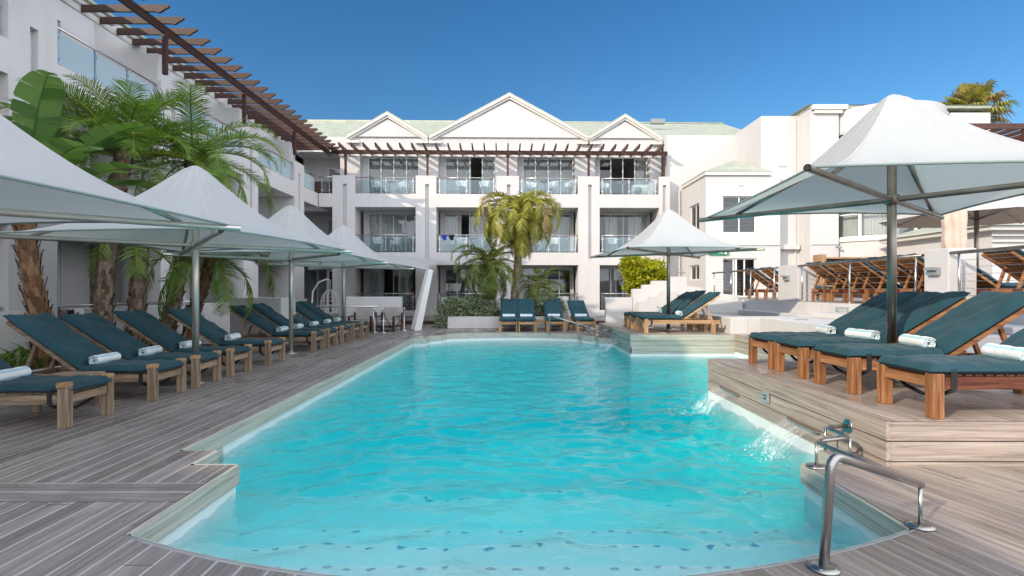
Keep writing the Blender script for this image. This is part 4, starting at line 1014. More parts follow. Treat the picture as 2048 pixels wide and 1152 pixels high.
for i, (y, lab) in enumerate(((13.2,"back row terrace lounger left of the parasol pole"),(11.6,"back row terrace lounger right of the parasol pole"),(9.6,"back row terrace lounger by the house window"))):
    lounger('orange', 12.6, y, T+.006, R(8), lab, None, GT)
# side tables
def side_table(kind, label, loc, rz=0, w=.5, h=.36):
    t = thing("side_table", label, "side table", loc, rz, "wooden side tables")
    for sx in (-1,1):
        for sy in (-1,1): mb = MB(); mb.box(sx*(w/2-.05)-.035,sy*(w/2-.05)-.035,0,sx*(w/2-.05)+.035,sy*(w/2-.05)+.035,h-.06); mb.build("leg", M['teak_%s_z' % kind], t, .005)
    mb = MB()
    for k in range(5): y = -w/2+.05+(w-.1)*k/4; mb.box(-w/2,y-w*.088,h-.03,w/2,y+w*.088,h)
    mb.box(-w/2+.02,-w/2+.02,h-.09,w/2-.02,-w/2+.05,h-.032); mb.box(-w/2+.02,w/2-.05,h-.09,w/2-.02,w/2-.02,h-.032); mb.build("tabletop", M['teak_%s_x' % kind], t, .004); return t
side_table('grey', "weathered wooden side table between the two nearest left loungers", (-5.25,6.22,0), 0, .50, .40)
side_table('tan', "small wooden table between the second and third far end loungers", (1.0,18.35,0)); side_table('tan', "small wooden table between the third and rightmost far end loungers", (2.05,18.5,0), 0, .36)

# ------------------------------------------------------------------ parasols
def orient_up(o):
    import bmesh
    bm = bmesh.new(); bm.from_mesh(o.data); bmesh.ops.remove_doubles(bm, verts=bm.verts, dist=.0008); bmesh.ops.recalc_face_normals(bm, faces=bm.faces)
    if sum(f.normal.z for f in bm.faces) < 0: bmesh.ops.reverse_faces(bm, faces=bm.faces)
    bm.to_mesh(o.data); bm.free()
def make_parasol(label, metal, S=1.62, zc=2.08, za=3.27):
    t = thing("parasol", label, "parasol", (0,0,0), 0, "white square parasols")
    mb = MB(); mb.tube([(0,0,0),(0,0,za-.12)], .048, 16); mb.build("pole", metal, t)
    mb = MB(); mb.lathe([(.14,.0),(.14,.014),(.06,.02),(.056,.06)], (0,0,0), 20); mb.build("base_plate", metal, t)
    mb = MB(); mb.lathe([(.075,zc-.06),(.075,zc+.04),(.052,zc+.05)], (0,0,0), 16); mb.build("hub", metal, t)
    for sx, sy in ((1,1),(1,-1),(-1,1),(-1,-1)):
        mb = MB(); d = Vector((sx,sy,0)).normalized(); c = Vector((sx*S,sy*S,zc)); p = d*.07+Vector((0,0,zc-.01))
        n = Vector((-d.y,d.x,0)); mb.tube([p, c+d*.10], .032, 12, caps=False); q = c+d*.10
        mb.tube([q-d*.001, q+d*.0015], .024, 12, 1)
        a = d*(S*1.414*.80)+Vector((0,0,zc+.02)); b = d*(S*1.414*.30)+Vector((0,0,zc+.50)); mb.tube([a,b], .022, 10); mb.build("arm", [metal, M['black']], t)
    N = 24; K = 26; HI = zc+.035
    def edge(side, s):
        s2 = 2*s-1; off = S*(1-.065*(1-s2*s2)); z = HI + .035*(1-s2*s2)
        x, y = s2*S, -off
        for _ in range(side): x, y = -y, x
        return x, y, z
    EE = .12
    def surf(side, u, w, up=0):
        x, y, z = edge(side, u); ang = math.atan2(y, x); r0 = math.hypot(x, y); r = r0*(1-w)**1.25
        q = (math.sqrt(r*r+EE*EE)-EE)/(math.sqrt(r0*r0+EE*EE)-EE)
        return (r*math.cos(ang), r*math.sin(ang), z + (za-z)*((1-q)**1.9) + up + .006*math.sin(ang*14+1.3)*math.exp(-((q-.16)/.12)**2))
    mb = MB()
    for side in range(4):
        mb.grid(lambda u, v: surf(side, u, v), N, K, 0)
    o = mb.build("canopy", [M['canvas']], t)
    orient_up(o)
    mb = MB()
    rim = [edge(s, k/12) for s in range(4) for k in range(12)]; rim.append(rim[0]); mb.tube([(p[0]*.997,p[1]*.997,p[2]-.012) for p in rim], .012, 6, caps=False); mb.build("rim_rope", M['canvas_in'], t)
    mb = MB()
    for side in range(4): mb.tube([surf(side, 0, k/20) for k in range(19)], .005, 5, caps=False)
    for w_ in (.74, .86): mb.tube([surf(s, k/10, w_) for s in range(4) for k in range(10)] + [surf(0,0,w_)], .003, 4, caps=False)
    mb.build("seam", M['seam'], t)
    return t
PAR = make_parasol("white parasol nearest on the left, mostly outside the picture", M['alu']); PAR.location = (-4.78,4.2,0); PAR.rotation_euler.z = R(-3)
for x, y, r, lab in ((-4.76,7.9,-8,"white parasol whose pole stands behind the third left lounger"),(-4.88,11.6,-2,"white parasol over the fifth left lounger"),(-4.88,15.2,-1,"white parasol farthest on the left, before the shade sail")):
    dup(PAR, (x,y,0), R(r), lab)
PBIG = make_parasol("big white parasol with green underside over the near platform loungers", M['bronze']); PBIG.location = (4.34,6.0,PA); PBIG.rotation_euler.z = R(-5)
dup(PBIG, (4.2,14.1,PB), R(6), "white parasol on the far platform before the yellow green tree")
# taupe and blush terrace parasols
t = thing("parasol", "open taupe market parasol on the terrace beyond the pillar", "parasol", (11.5,13,T))
mb = MB(); mb.tube([(0,0,0),(0,0,2.75)], .05, 12); mb.build("pole", M['bronze'], t)
def oct_(rad, k): a = R(22.5+45*k); return (rad*math.cos(a), rad*math.sin(a))
mb = MB()
for k in range(8):
    p, q = oct_(2.05,k), oct_(2.05,k+1); mb.grid(lambda u, v: ((p[0]+(q[0]-p[0])*u)*(1-v), (p[1]+(q[1]-p[1])*u)*(1-v), 2.08+.72*v+.10*math.sin(v*3)*.3), 6, 6)
o = mb.build("canopy", [M['taupe_lit_top']], t); orient_up(o)
mb = MB(); mb.lathe([(.35,2.74),(.28,2.80),(.05,2.9)], (0,0,0), 16); mb.build("vent_cap", M['taupe_lit_top'], t)
mb = MB()
for k in range(8):
    p = oct_(2.0,k); mb.tube([(p[0],p[1],2.06),(0,0,2.72)], .014, 6); mb.tube([(p[0]*.45,p[1]*.45,2.40),(0,0,2.05)], .012, 6)
mb.build("ribs", M['bronze'], t)
t = thing("closed_parasol", "closed blush pink parasol bundled upright behind the nearer pillar", "parasol", (9.05,10.75,T))
mb = MB(); mb.tube([(0,0,0),(0,0,2.6)], .035, 10); mb.build("pole", M['bronze'], t)
mb = MB(); mb.grid(lambda u, v: ((.17+.045*v+.022*math.sin(u*2*math.pi*6+v*3)+.012*math.sin(v*26))*math.cos(2*math.pi*u), (.17+.045*v+.022*math.sin(u*2*math.pi*6+v*3))*math.sin(2*math.pi*u), .75+1.9*v), 60, 40); mb.build("bundle", M['pink'], t)

# ------------------------------------------------------------------ hand rails and waterfalls
def tube_path(pts, r, n=6):
    out = [Vector(pts[0])]
    for a, b, c in zip(pts, pts[1:], pts[2:]):
        a, b, c = Vector(a), Vector(b), Vector(c); d1 = (a-b); d2 = (c-b); k = min(.09, d1.length*.4, d2.length*.4); p, q = b+d1.normalized()*k, b+d2.normalized()*k
        for i in range(n+1): s = i/n; out.append(p*(1-s)**2 + b*2*s*(1-s) + q*s*s)
    out.append(Vector(pts[-1])); return out
def flange(mb, x, y, r=.075):
    mb.lathe([(r,.005),(r,.016),(.03,.022)], (x,y,0), 20)
    for k in range(4): a = R(45+90*k); mb.lathe([(.009,.016),(.009,.021)], (x+r*.68*math.cos(a), y+r*.68*math.sin(a), 0), 8)
def handrail(label, main, low, stubs, r=.0235):
    t = thing("hand_rail", label, "hand rail", (0,0,0))
    mb = MB(); mb.tube(tube_path(main, r), r, 16); mb.build("main_rail", M['rail_steel'], t)
    mb = MB(); mb.tube(tube_path(low, r*.72), r*.72, 14); mb.build("low_rail", M['rail_steel'], t)
    for x, y, z in stubs: mb = MB(); mb.tube([(x,y,0),(x,y,z)], .011, 10); mb.build("post", M['rail_steel'], t)
    for x, y in [(main[0][0],main[0][1])] + [(s[0],s[1]) for s in stubs[:2]]: mb = MB(); flange(mb,x,y); mb.build("base_flange", M['rail_steel'], t)
    mb = MB(); e = low[-1]; mb.tube([(e[0]-.03,e[1],e[2]),(e[0]-.012,e[1],e[2])], .062, 18); mb.build("wall_flange", M['rail_steel'], t)
handrail("polished steel hand rail bending down at the near pool steps", [(1.56,2.63,0),(1.60,2.63,.575),(2.42,3.11,.25)], [(2.415,3.10,.245),(2.40,4.16,.20),(2.76,4.28,.20),(2.74,4.60,.20),(2.985,4.63,.20)], [(2.41,3.10,.23),(2.40,4.14,.2),(2.75,4.27,.2),(2.745,4.6,.2)])
handrail("thin steel hand rail at the far end of the pool", [(1.22,16.95,0),(1.22,16.95,.58),(2.35,16.3,.25)], [(2.35,16.3,.25),(2.36,15.95,.22),(2.62,15.9,.22),(2.64,15.4,.22),(2.93,15.4,.22)], [(2.36,16.25,.23),(2.62,15.85,.22),(2.64,15.45,.22)])
def fall(label, x, y, zs=.035, w=.52):
    t = thing("water_spout", label, "waterfall", (x,y,0))
    mb = MB(); mb.box(-.06,-w/2,zs-.012,.02,w/2,zs-.004); mb.box(-.06,-w/2-.006,zs-.012,.02,-w/2,zs+.02); mb.box(-.06,w/2,zs-.012,.02,w/2+.006,zs+.02); mb.build("spout", M['steel'], t)
    r = random.Random(int(y*100)); ph = [r.uniform(0,6) for _ in range(4)]
    mb = MB(); mb.grid(lambda u, v: (-.06-.36*v-.03*math.sin(u*17+ph[0])*v-.02*math.sin(u*41+ph[1])*v, (u-.5)*w*(1-.10*v)+.01*math.sin(v*7+u*9), zs+.006-.27*v*v-.012*v+.008*math.sin(u*31+ph[2])*(.3+v)), 60, 14)
    o = mb.build("water_sheet", M['fall'], t); so = o.modifiers.new("thick", 'SOLIDIFY'); so.thickness = .004
    mb = MB()
    for k in range(130):
        d = abs(r.gauss(0,.22)); a = r.uniform(0,6.28); px, py = -.43+d*math.cos(a)*1.1-.04, r.uniform(-.5,.5)*w*1.15+d*math.sin(a)*.5
        s = r.uniform(.003,.009); z = -.243+abs(r.gauss(0,.008))
        mb.lathe([(.0,-s*.3),(s,-.1*s),(s*.8,.5*s),(0,.8*s)], (px,py,z), 6)
    for k in range(40):
        s = r.uniform(.0015,.004); v = r.uniform(.2,1); mb.lathe([(0,-s),(s,0),(0,s)], (-.06-.36*v+r.gauss(0,.03),r.uniform(-.55,.55)*w,zs-.27*v*v+r.uniform(0,.05)), 5)
    tag(mb.build("foam", M['foam'], t), kind="stuff")
fall("wide clear waterfall from the riser below the third platform lounger", 2.97, 7.1); fall("wide clear waterfall from the riser beside the near hand rail", 2.97, 5.3)
fall("small waterfall from the far platform, farther of two", 2.92, 16.0, .0, .4); fall("small waterfall from the far platform, nearer of two", 2.92, 14.2, .0, .4)

# ------------------------------------------------------------------ balcony furniture
def make_chair(label):
    t = thing("balcony_chair", label, "chair", (0,0,0), 0, "white chairs on the balconies")
    mb = MB(); mb.lathe([(.0,.41),(.22,.415),(.235,.435),(.22,.45),(.0,.445)], (0,0,0), 16)
    for k in range(13):
        a = R(-20+220*k/12); b = R(-20+220*min(k+1,12)/12)
        if k < 12: mb.bar((.27*math.cos(a),.25*math.sin(a),.70+.08*math.sin(max(0,a))),(.27*math.cos(b),.25*math.sin(b),.70+.08*math.sin(max(0,b))),.03,.05)
        mb.bar((.22*math.cos(a),.21*math.sin(a),.43),(.27*math.cos(a),.25*math.sin(a),.70+.08*math.sin(max(0,a))),.045,.014,0,(math.cos(a),math.sin(a),0))
    for sx in (-1,1):
        for sy in (-1,1): mb.tube([(sx*.16,sy*.16,.42),(sx*.24,sy*.23,0)], [.018,.013], 6)
    mb.build("chair_shell", M['chair'], t); return t
def make_table(label, col):
    t = thing("balcony_table", label, "table", (0,0,0), 0, "round tables on the balconies")
    mb = MB(); mb.lathe([(.28,.70),(.30,.71),(.30,.73),(.28,.735)], (0,0,0), 20); mb.build("tabletop", col, t)
    mb = MB(); mb.lathe([(.20,0),(.20,.015),(.03,.03),(.03,.70)], (0,0,0), 12); mb.build("pedestal", M['lampgrey'], t); return t
CHP = TBP = None
def fpos(px, d): return (px-1024)/1050*d
C2, C1 = Z2T, Z1T
def on_facade(lx, ly, z): 
    v = Matrix.Rotation(R(1.2), 3, 'Z') @ Vector((lx, ly, 0)); return (v.x, 25.6+v.y, z)
chairs = [(-6.75,.7,C2,60,"white balcony chair at the left of the top left balcony"),(-5.5,.75,C2,-50,"white balcony chair at the right of the top left balcony"),
          (-2.5,.6,C2,10,"white balcony chair at the left of the top second balcony"),(-1.35,.6,C2,-15,"white balcony chair at the right of the top second balcony"),
          (1.0,.8,C2,40,"white balcony chair left of the brown table on the top third balcony"),(2.05,.7,C2,-40,"white balcony chair right of the brown table on the top third balcony"),(2.85,.6,C2,-70,"white balcony chair against the right side of the top third balcony"),
          (4.7,.8,C2,50,"white balcony chair on the top right balcony beside the open door"),
          (-6.6,.5,C1,15,"white balcony chair left of the table on the middle left balcony"),(-5.75,.5,C1,-15,"white balcony chair right of the table on the middle left balcony"),
          (-3.05,.6,C1,70,"white balcony chair under the hanging swimwear"),(-2.45,.5,C1,0,"white balcony chair beside the palm on the middle second balcony"),
          (1.2,.5,C1,10,"white balcony chair behind the palm fronds on the middle third balcony"),(2.1,.5,C1,-5,"white balcony chair right of the palm on the middle third balcony"),(5.0,.5,C1,20,"white balcony chair on the middle right balcony above the parasol"),
          (5.0,.8,.15,30,"white chair on the ground floor patio behind the low wall"),(-4.75,.9,.15,-80,"white chair on the patio under the seated person")]
for lx, ly, z, rz, lab in chairs:
    if CHP is None: CHP = make_chair(lab); CHP.location = on_facade(lx,ly,z+.005); CHP.rotation_euler.z = R(rz)
    else: dup(CHP, on_facade(lx,ly,z+.005), R(rz), lab)
for lx, ly, z, m, lab in ((-6.1,.75,C2,'lampgrey',"dark round table on the top left balcony"),(1.65,.55,C2,'pergola',"brown round table on the top third balcony"),(5.6,.6,C2,'teak_tan_x',"tan round table on the top right balcony"),(-6.15,.65,C1,'pergola',"brown round table between two chairs on the middle left balcony"),(-2.0,.6,C1,'pergola',"brown round table beside the palm on the middle second balcony")):
    t = make_table(lab, M[m]); t.location = on_facade(lx,ly,z+.005)
t = thing("air_conditioner", "pale air conditioner unit on the top right balcony floor", "air conditioner", on_facade(6.45,.8,C2+.005)); mb = MB(); mb.box(-.4,-.15,.03,.4,.15,.6); mb.build("casing", M['trim'], t, .01); mb = MB(); mb.lathe([(.2,0),(.2,.01)], (0,0,0), 18); o = mb.build("fan_grille", M['lampgrey'], t); o.location = (-.1,-.152,.32); o.rotation_euler = (R(90),0,0)
for lx, m, lab in ((-3.3,'swim_b',"blue swimwear hung over the middle second balcony rail"),(-2.95,'swim_k',"black swimwear hung over the middle second balcony rail")):
    mb = MB(); mb.grid(lambda u, v: ((u-.5)*.30*(1-.5*v)+.02*math.sin(v*9), -.035-.02*math.sin(u*9+v*4), -.02-.26*v*(1-.3*abs(u-.5))), 10, 8); mb.grid(lambda u, v: ((u-.5)*.30, -.035+.07*v, -.02+.03*math.sin(math.pi*v)), 10, 5); o = mb.build("swimwear", M[m]); so = o.modifiers.new("thick", 'SOLIDIFY'); so.thickness = .006
    o.location = on_facade(lx,.10,4.09); tag(o, lab, "swimwear")
# the person sitting on the patio behind the screen wall
def person():
    import bmesh
    t = thing("person", "dark haired person in a pink top sitting at the patio rail", "person", on_facade(-4.98,.95,.15), R(-15))
    J = {'pel':(0,0,.52),'bel':(0,.02,.66),'che':(0,.02,.88),'nek':(0,-.0,1.03),'hd':(0,-.03,1.10),'hd2':(0,-.04,1.23),'hd3':(0,-.03,1.31)}
    E = [('pel','bel'),('bel','che'),('che','nek'),('nek','hd'),('hd','hd2'),('hd2','hd3')]; Rr = {'pel':.15,'bel':.125,'che':.145,'nek':.055,'hd':.07,'hd2':.088,'hd3':.06}
    for s, n in ((-1,'l'),(1,'r')):
        for k, p, r in (('sh',(s*.18,.02,.96),.06),('el',(s*.25,-.08,.72),.045),('wr',(s*.14,-.30,.70),.03),('ha',(s*.12,-.38,.70),.035),('hi',(s*.09,-.03,.50),.09),('kn',(s*.12,-.45,.52),.065),('an',(s*.12,-.42,.09),.04),('to',(s*.13,-.56,.04),.035)): J[k+n] = p; Rr[k+n] = r
        E += [('che','sh'+n),('sh'+n,'el'+n),('el'+n,'wr'+n),('wr'+n,'ha'+n),('pel','hi'+n),('hi'+n,'kn'+n),('kn'+n,'an'+n),('an'+n,'to'+n)]
    ks = list(J); me = bpy.data.meshes.new("body"); me.from_pydata([J[k] for k in ks], [(ks.index(a),ks.index(b)) for a,b in E], [])
    o = bpy.data.objects.new("body", me); COL.objects.link(o); o.parent = t
    sk_ = o.modifiers.new("skin", 'SKIN'); sv = me.skin_vertices[0].data
    for i, k in enumerate(ks): sv[i].radius = (Rr[k],)*2; sv[i].use_root = (k == 'pel')
    sb = o.modifiers.new("sub", 'SUBSURF'); sb.levels = 2; sb.render_levels = 2; me.materials.append(M['skin'])
    mb = MB(); mb.tube([(0,0,.46),(0,.02,.66),(0,.02,.88),(0,.01,.99),(0,0,1.03)], [.17,.145,.165,.12,.06], 14); 
    for s in (-1,1): mb.tube([(s*.12,.02,.965),(s*.19,.02,.95),(s*.23,-.04,.80)], [.07,.07,.058], 10)
    mb.build("shirt", M['shirt'], t)
    mb = MB(); mb.tube([(-.09,-.0,.50),(-.12,-.40,.535)], [.105,.078], 10); mb.tube([(.09,0,.50),(.12,-.40,.535)], [.105,.078], 10); mb.build("trousers", M['trouser'], t)
    mb = MB(); mb.grid(lambda u, v: (.098*math.sin(math.pi*v*.62)*math.cos(2*math.pi*u), -.025+.11*math.sin(math.pi*v*.62)*math.sin(2*math.pi*u), 1.235+.10*math.cos(math.pi*v*.62)-(.0 if math.sin(2*math.pi*u) < 0 else .03*v)), 20, 8); mb.build("hair", M['hair'], t)
    mb = MB()
    for s in (-1,1): mb.lathe([(0,-.008),(.010,0),(0,.008)], (s*.032,-.122,1.225), 8)
    mb.tube([(0,-.122,1.215),(0,-.148,1.185)], [.008,.013], 6); mb.box(-.022,-.128,1.15,.022,-.118,1.157); mb.build("face", M['hair'], t)
person()
# ------------------------------------------------------------------ plants
def frond(mb, base, az, el, L, droop, n=44, ll=.5, r=None, m=0, mr=1, vee=.45, width=.022, curl=.0):
    r = r or rng; p = Vector(base); d_h = Vector((math.cos(az), math.sin(az), 0)); side = Vector((-math.sin(az), math.cos(az), 0))
    pts = []; e = el; st = L/n; sw = r.uniform(-.25,.25)+curl
    for i in range(n+1):
        pts.append(p.copy()); s = i/n
        d = d_h*math.cos(e) + Vector((0,0,math.sin(e))) + side*(sw*s*s*.5); d.normalize(); p = p + d*st
        e -= droop/n*(.4+1.25*s)
    mb.tube([pts[i] for i in range(0,n+1,4)], [.018*(1-.85*i/n)+.002 for i in range(0,n+1,4)], 5, mr, caps=False)
    for i in range(3, n+1):
        s = i/n; t = (pts[i]-pts[i-1]).normalized(); up = side.cross(t)
        if up.z < 0 and abs(t.z) < .8: up = -up
        l = ll*(math.sin(math.pi*min(1,.12+.86*s))**.6)*r.uniform(.85,1.1)*(1 if s < .9 else .75)
        for sg in (-1,1):
            f = (t*(.55+.5*s) + side*sg*1.0 + up*(vee+r.uniform(-.2,.2))).normalized(); w = width*(.6+.6*math.sin(math.pi*s))
            b = pts[i]; dn = Vector((0,0,-1)); a = t*w
            q = b + f*l*.5 + dn*l*.05; k = b + (f*l + dn*l*r.uniform(.16,.42))
            mb.add([b-a*.5, b+a*.5, q+a*.62, q-a*.62, k], [(0,1,2,3),(3,2,4)], m)
def trunk(mb, pts, r0, r1, scale=.05, dens=1.0, m=0, r=None):
    r = r or rng; pts = [Vector(p) for p in pts]; n = 26; P = []
    for i in range(n+1):
        s = i/n*(len(pts)-1); k = min(int(s), len(pts)-2); f = s-k
        a = pts[max(k-1,0)]; b = pts[k]; c = pts[k+1]; d = pts[min(k+2,len(pts)-1)]
        P.append(.5*((2*b) + (c-a)*f + (2*a-5*b+4*c-d)*f*f + (3*b-a-3*c+d)*f**3))
    rad = lambda s: (r0+(r1-r0)*s)*(1+.18*math.exp(-s*14))
    mb.tube(P, [rad(i/n)*r.uniform(.94,1.05) for i in range(n+1)], 14, m, smooth=True)
    L = sum((P[i+1]-P[i]).length for i in range(n)); rows = int(L/.085*dens)
    for j in range(rows):
        s = (j+.5)/rows; i = min(int(s*n), n-1); c = P[i].lerp(P[i+1], s*n-i); t = (P[i+1]-P[i]).normalized()
        u = t.cross(Vector((0,1,0))).normalized(); v = t.cross(u); k = 9
        for q in range(k):
            an = 2*math.pi*(q+.5*(j%2))/k + r.uniform(-.12,.12); o = u*math.cos(an)+v*math.sin(an); tn = -u*math.sin(an)+v*math.cos(an)
            R0 = rad(s)*.96; h = scale*r.uniform(.6,1.5); w = R0*.36
            b = c+o*R0; tip = b + t*h*2.1 + o*h*r.uniform(.35,.95)
            mb.add([b-tn*w-t*h*.4, b+tn*w-t*h*.4, tip+tn*w*.45, tip-tn*w*.45, b+t*h*1.2+o*.0], [(0,1,2,3),(3,2,4)], m)
def palm(label, base, pts, r0, r1, fr, group=None, leaf='palm', bark='trunk', scale=.05, dead=0, seed=1, cat="palm tree", dens=26, wid=.022, ll=.44):
    r = random.Random(seed); t = thing("palm_tree", label, cat, base, 0, group)
    mb = MB(); trunk(mb, pts, r0, r1, scale, r=r); mb.build("trunk", M[bark], t, recalc=False)
    top = Vector(pts[-1]); mb = MB()
    for az, el, L, dr in fr(r): frond(mb, top + Vector((math.cos(az)*.05, math.sin(az)*.05, r.uniform(-.10,.12))), az, el, L, dr, int(dens*L), ll*r.uniform(.85,1.1), r, m=(1 if (dead and r.random() < dead) else 0), mr=2, width=wid)
    mb.build("crown", [M[leaf], M['palm_dry'], M['palm_sun']], t, recalc=False)
    return t
def ring(n, lo, hi, L, dr, jit=.25, az0=0):
    return lambda r: [(az0 + 2*math.pi*k*.618 + r.uniform(-jit,jit), lo+(hi-lo)*(k/n)+r.uniform(-.1,.1), L*r.uniform(.82,1.1), dr*r.uniform(.8,1.2)) for k in range(n)]
# the clump on the left
palm("big feathery date palm rising behind the third left lounger", (-7.55,9.7,.15), [(0,0,0),(.02,.0,1.3),(.15,.05,2.8),(.32,.1,3.75)], .15,.125, ring(28,.15,1.5,2.05,1.55), "palms behind the left loungers", seed=2, scale=.06, dens=38, ll=.50, wid=.017)
palm("ragged date palm trunk close beside the tallest left palm", (-7.45,10.35,.15), [(0,0,0),(.05,.02,1.0),(.1,.05,2.2)], .145,.12, ring(8,-.4,.9,1.5,2.2), "palms behind the left loungers", seed=3, scale=.06)
palm("tall date palm leaning right with fronds arching over the parasol", (-7.25,10.9,.15), [(0,0,0),(.2,.1,1.2),(.42,.15,2.6),(.50,.2,4.0)], .14,.115, ring(24,-.2,1.35,2.2,1.9,az0=.4), "palms behind the left loungers", seed=4, scale=.06, dens=36, ll=.46, wid=.017)
palm("short palm leaning right with fronds drooping beside the first parasol pole", (-7.15,11.5,.15), [(0,0,0),(.2,0,.8),(.44,0,1.5),(.58,0,2.1)], .115,.10, ring(12,-.5,1.0,1.9,2.1,az0=.2), "palms behind the left loungers", bark='trunk_red', seed=5, scale=.055)
# bird of paradise with big torn leaves
def banana_leaf(mb, base, az, el, stalk, L, W, droop, r, m=0):
    d_h = Vector((math.cos(az), math.sin(az), 0)); side = Vector((-math.sin(az), math.cos(az), 0)); p = Vector(base); e = el
    stem = [p.copy()]
    for i in range(8): p = p + (d_h*math.cos(e)+Vector((0,0,math.sin(e))))*stalk/8; e -= droop*.25/8; stem.append(p.copy())
    mb.tube(stem, [.035-.002*i for i in range(9)], 6, m, caps=False)
    n = 40; pts = [p.copy()]; es = [e]
    for i in range(n): p = p + (d_h*math.cos(e)+Vector((0,0,math.sin(e))))*L/n; e -= droop*.75/n*(.4+1.2*i/n); pts.append(p.copy()); es.append(e)
    mb.tube(pts[::5], [.018*(1-.1*i) for i in range(len(pts[::5]))], 5, m, caps=False)
    for sg in (-1,1):
        i = 0; roll = r.uniform(.15,.5)
        while i < n:
            k = min(n, i + r.choice((3,4,5,6,8))); tilt = roll + r.uniform(-.12,.14)
            prof = lambda s: W*.5*(math.sin(math.pi*min(1,s*.93+.05))**.55)
            vs = []; ragg = r.uniform(-.05,.03)
            for j in range(i, k+1):
                s = j/n; t = (pts[min(j+1,n)]-pts[max(j-1,0)]).normalized(); up = t.cross(side)*-1
                if up.z < 0: up = -up
                sh = -.10*(j-i)/max(1,k-i)*.5
                o = side*sg*math.cos(tilt) + up*math.sin(tilt) + t*.35
                g = .0 if i < j < k else .0
                for q in (0,.5,1): vs.append(pts[j] + o*prof(s)*q*(1-(.05 if j in (i,k) else 0)*q)*(1+ragg*q) - Vector((0,0,.16*prof(s)*q*q)) + t*(.010 if j == i else -.010 if j == k else 0)*q)
            w = k-i; mb.add(vs, [(3*a+b, 3*a+b+1, 3*a+b+4, 3*a+b+3) for a in range(w) for b in (0,1)], m, True); i = k
def strelitzia(label, base, leaves, seed, lean):
    r = random.Random(seed); t = thing("bird_of_paradise", label, "plant", base)
    mb = MB(); trunk(mb, [(0,0,0),(lean*.35,0,.8),(lean*.8,0,1.7),(lean,0,2.4)], .125,.115,.07,.9, r=r); mb.build("trunk", M['trunk_red'], t, recalc=False)
    mb = MB()
    for az, el, st, L, W, dr in leaves: banana_leaf(mb, (lean,0,2.3), R(az), R(el), st, L, W, dr, r)
    mb.build("leaves", M['banana'], t, recalc=False)
strelitzia("bird of paradise plant with broad torn leaves at the far left", (-7.35,8.3,.15), [(80,86,1.0,1.5,.74,.5),(20,74,.8,1.5,.62,1.6),(-25,60,.8,1.5,.66,1.5),(150,80,.9,1.3,.55,.9),(-70,64,.7,1.3,.55,1.2),(50,52,.8,1.5,.6,1.5),(-8,42,.8,1.6,.64,1.0),(215,60,.7,1.3,.5,1.0),(110,72,1.2,1.3,.6,.7),(5,62,1.1,1.5,.66,1.1),(-35,78,1.1,1.4,.62,.9)], 11, -.35)
# old stump and ground plants
t = thing("palm_stump", "old brown palm stump between the left trunks", "stump", (-7.75,9.0,.15)); mb = MB(); trunk(mb, [(0,0,0),(0,0,.35),(.02,0,.72)], .26,.22,.07); mb.build("trunk", M['trunk'], t, recalc=False)
def leafy(mb, c, ax, n, ls, r, m=0, hollow=.55, clumps=9, flat=.0):
    cl = [Vector((r.gauss(0,1), r.gauss(0,1), r.gauss(0,1))).normalized()*r.uniform(.35,.85) for _ in range(clumps)]
    for k in range(n):
        q = r.choice(cl) + Vector((r.gauss(0,1), r.gauss(0,1), r.gauss(0,1)))*.24
        if q.length > 1.08: q = q.normalized()*r.uniform(.8,1.08)
        p = Vector((c[0]+q.x*ax[0], c[1]+q.y*ax[1], c[2]+q.z*ax[2]))
        d = (q.normalized()*.8 + Vector((r.gauss(0,.6), r.gauss(0,.6), r.gauss(0,.6)+flat))).normalized(); s = d.cross(Vector((r.gauss(0,1),r.gauss(0,1),r.gauss(0,1)))).normalized()
        l = ls*r.uniform(.6,1.35); w = l*.30
        mb.add([p, p+d*l*.5+s*w, p+d*l, p+d*l*.5-s*w], [(0,1,2,3)], m)
r = random.Random(21); mb = MB()
for k in range(70):
    x = r.uniform(-8.75,-7.15); y = r.uniform(5.1,12.4); leafy(mb, (x,y,.24), (.16,.16,.09), 60, .075, r, 0)
for k in range(26):
    x = r.uniform(-8.6,-7.2); y = r.uniform(5.2,12.4); az0 = r.uniform(0,6)
    for j in range(9):
        a = az0+j*.7; L = r.uniform(.25,.55); b = Vector((x,y,.2)); d = Vector((math.cos(a),math.sin(a),r.uniform(.6,1.6))).normalized(); s = Vector((-d.y,d.x,0)).normalized()*.018
        q = b+d*L*.6; e = b+d*L+Vector((math.cos(a),math.sin(a),-.5))*L*.25; mb.add([b-s,b+s,q+s,q-s,e], [(0,1,2,3),(3,2,4)], 0)
tag(mb.build("ground_cover", M['grass_cover'], None, recalc=False), "low green ground cover in the left planting bed", "ground cover", kind="stuff")
# planter at the far end with shrubs and palms
t = thing("raised_planter", "low white planter with grey green shrubs at the far pool end", "planter", (-.35,19.9,0))
mb = MB(); mb.box(-2.0,-.75,0,1.9,-.55,.43); mb.box(-2.0,.9,0,1.9,1.1,.43); mb.box(-2.0,-.55,0,-1.82,.9,.43); mb.box(1.72,-.55,0,1.9,.9,.43); mb.build("planter_wall", M['plaster'], t, .012)
mb = MB(); mb.box(-1.82,-.55,.0,1.72,.9,.36); mb.build("planter_soil", M['soil'], t)
t = thing("low_wall", "white patio wall end right of the grey green shrub", "wall", (1.95,20.4,0)); mb = MB(); mb.box(-.18,-.3,0,.22,.3,1.15); mb.build("wall_face", M['plaster'], t, .012)
t = thing("low_wall", "white patio wall end left of the grey green shrub", "wall", (-2.55,20.6,0)); mb = MB(); mb.box(-.18,-.3,0,.22,.3,1.1); mb.build("wall_face", M['plaster'], t, .012)
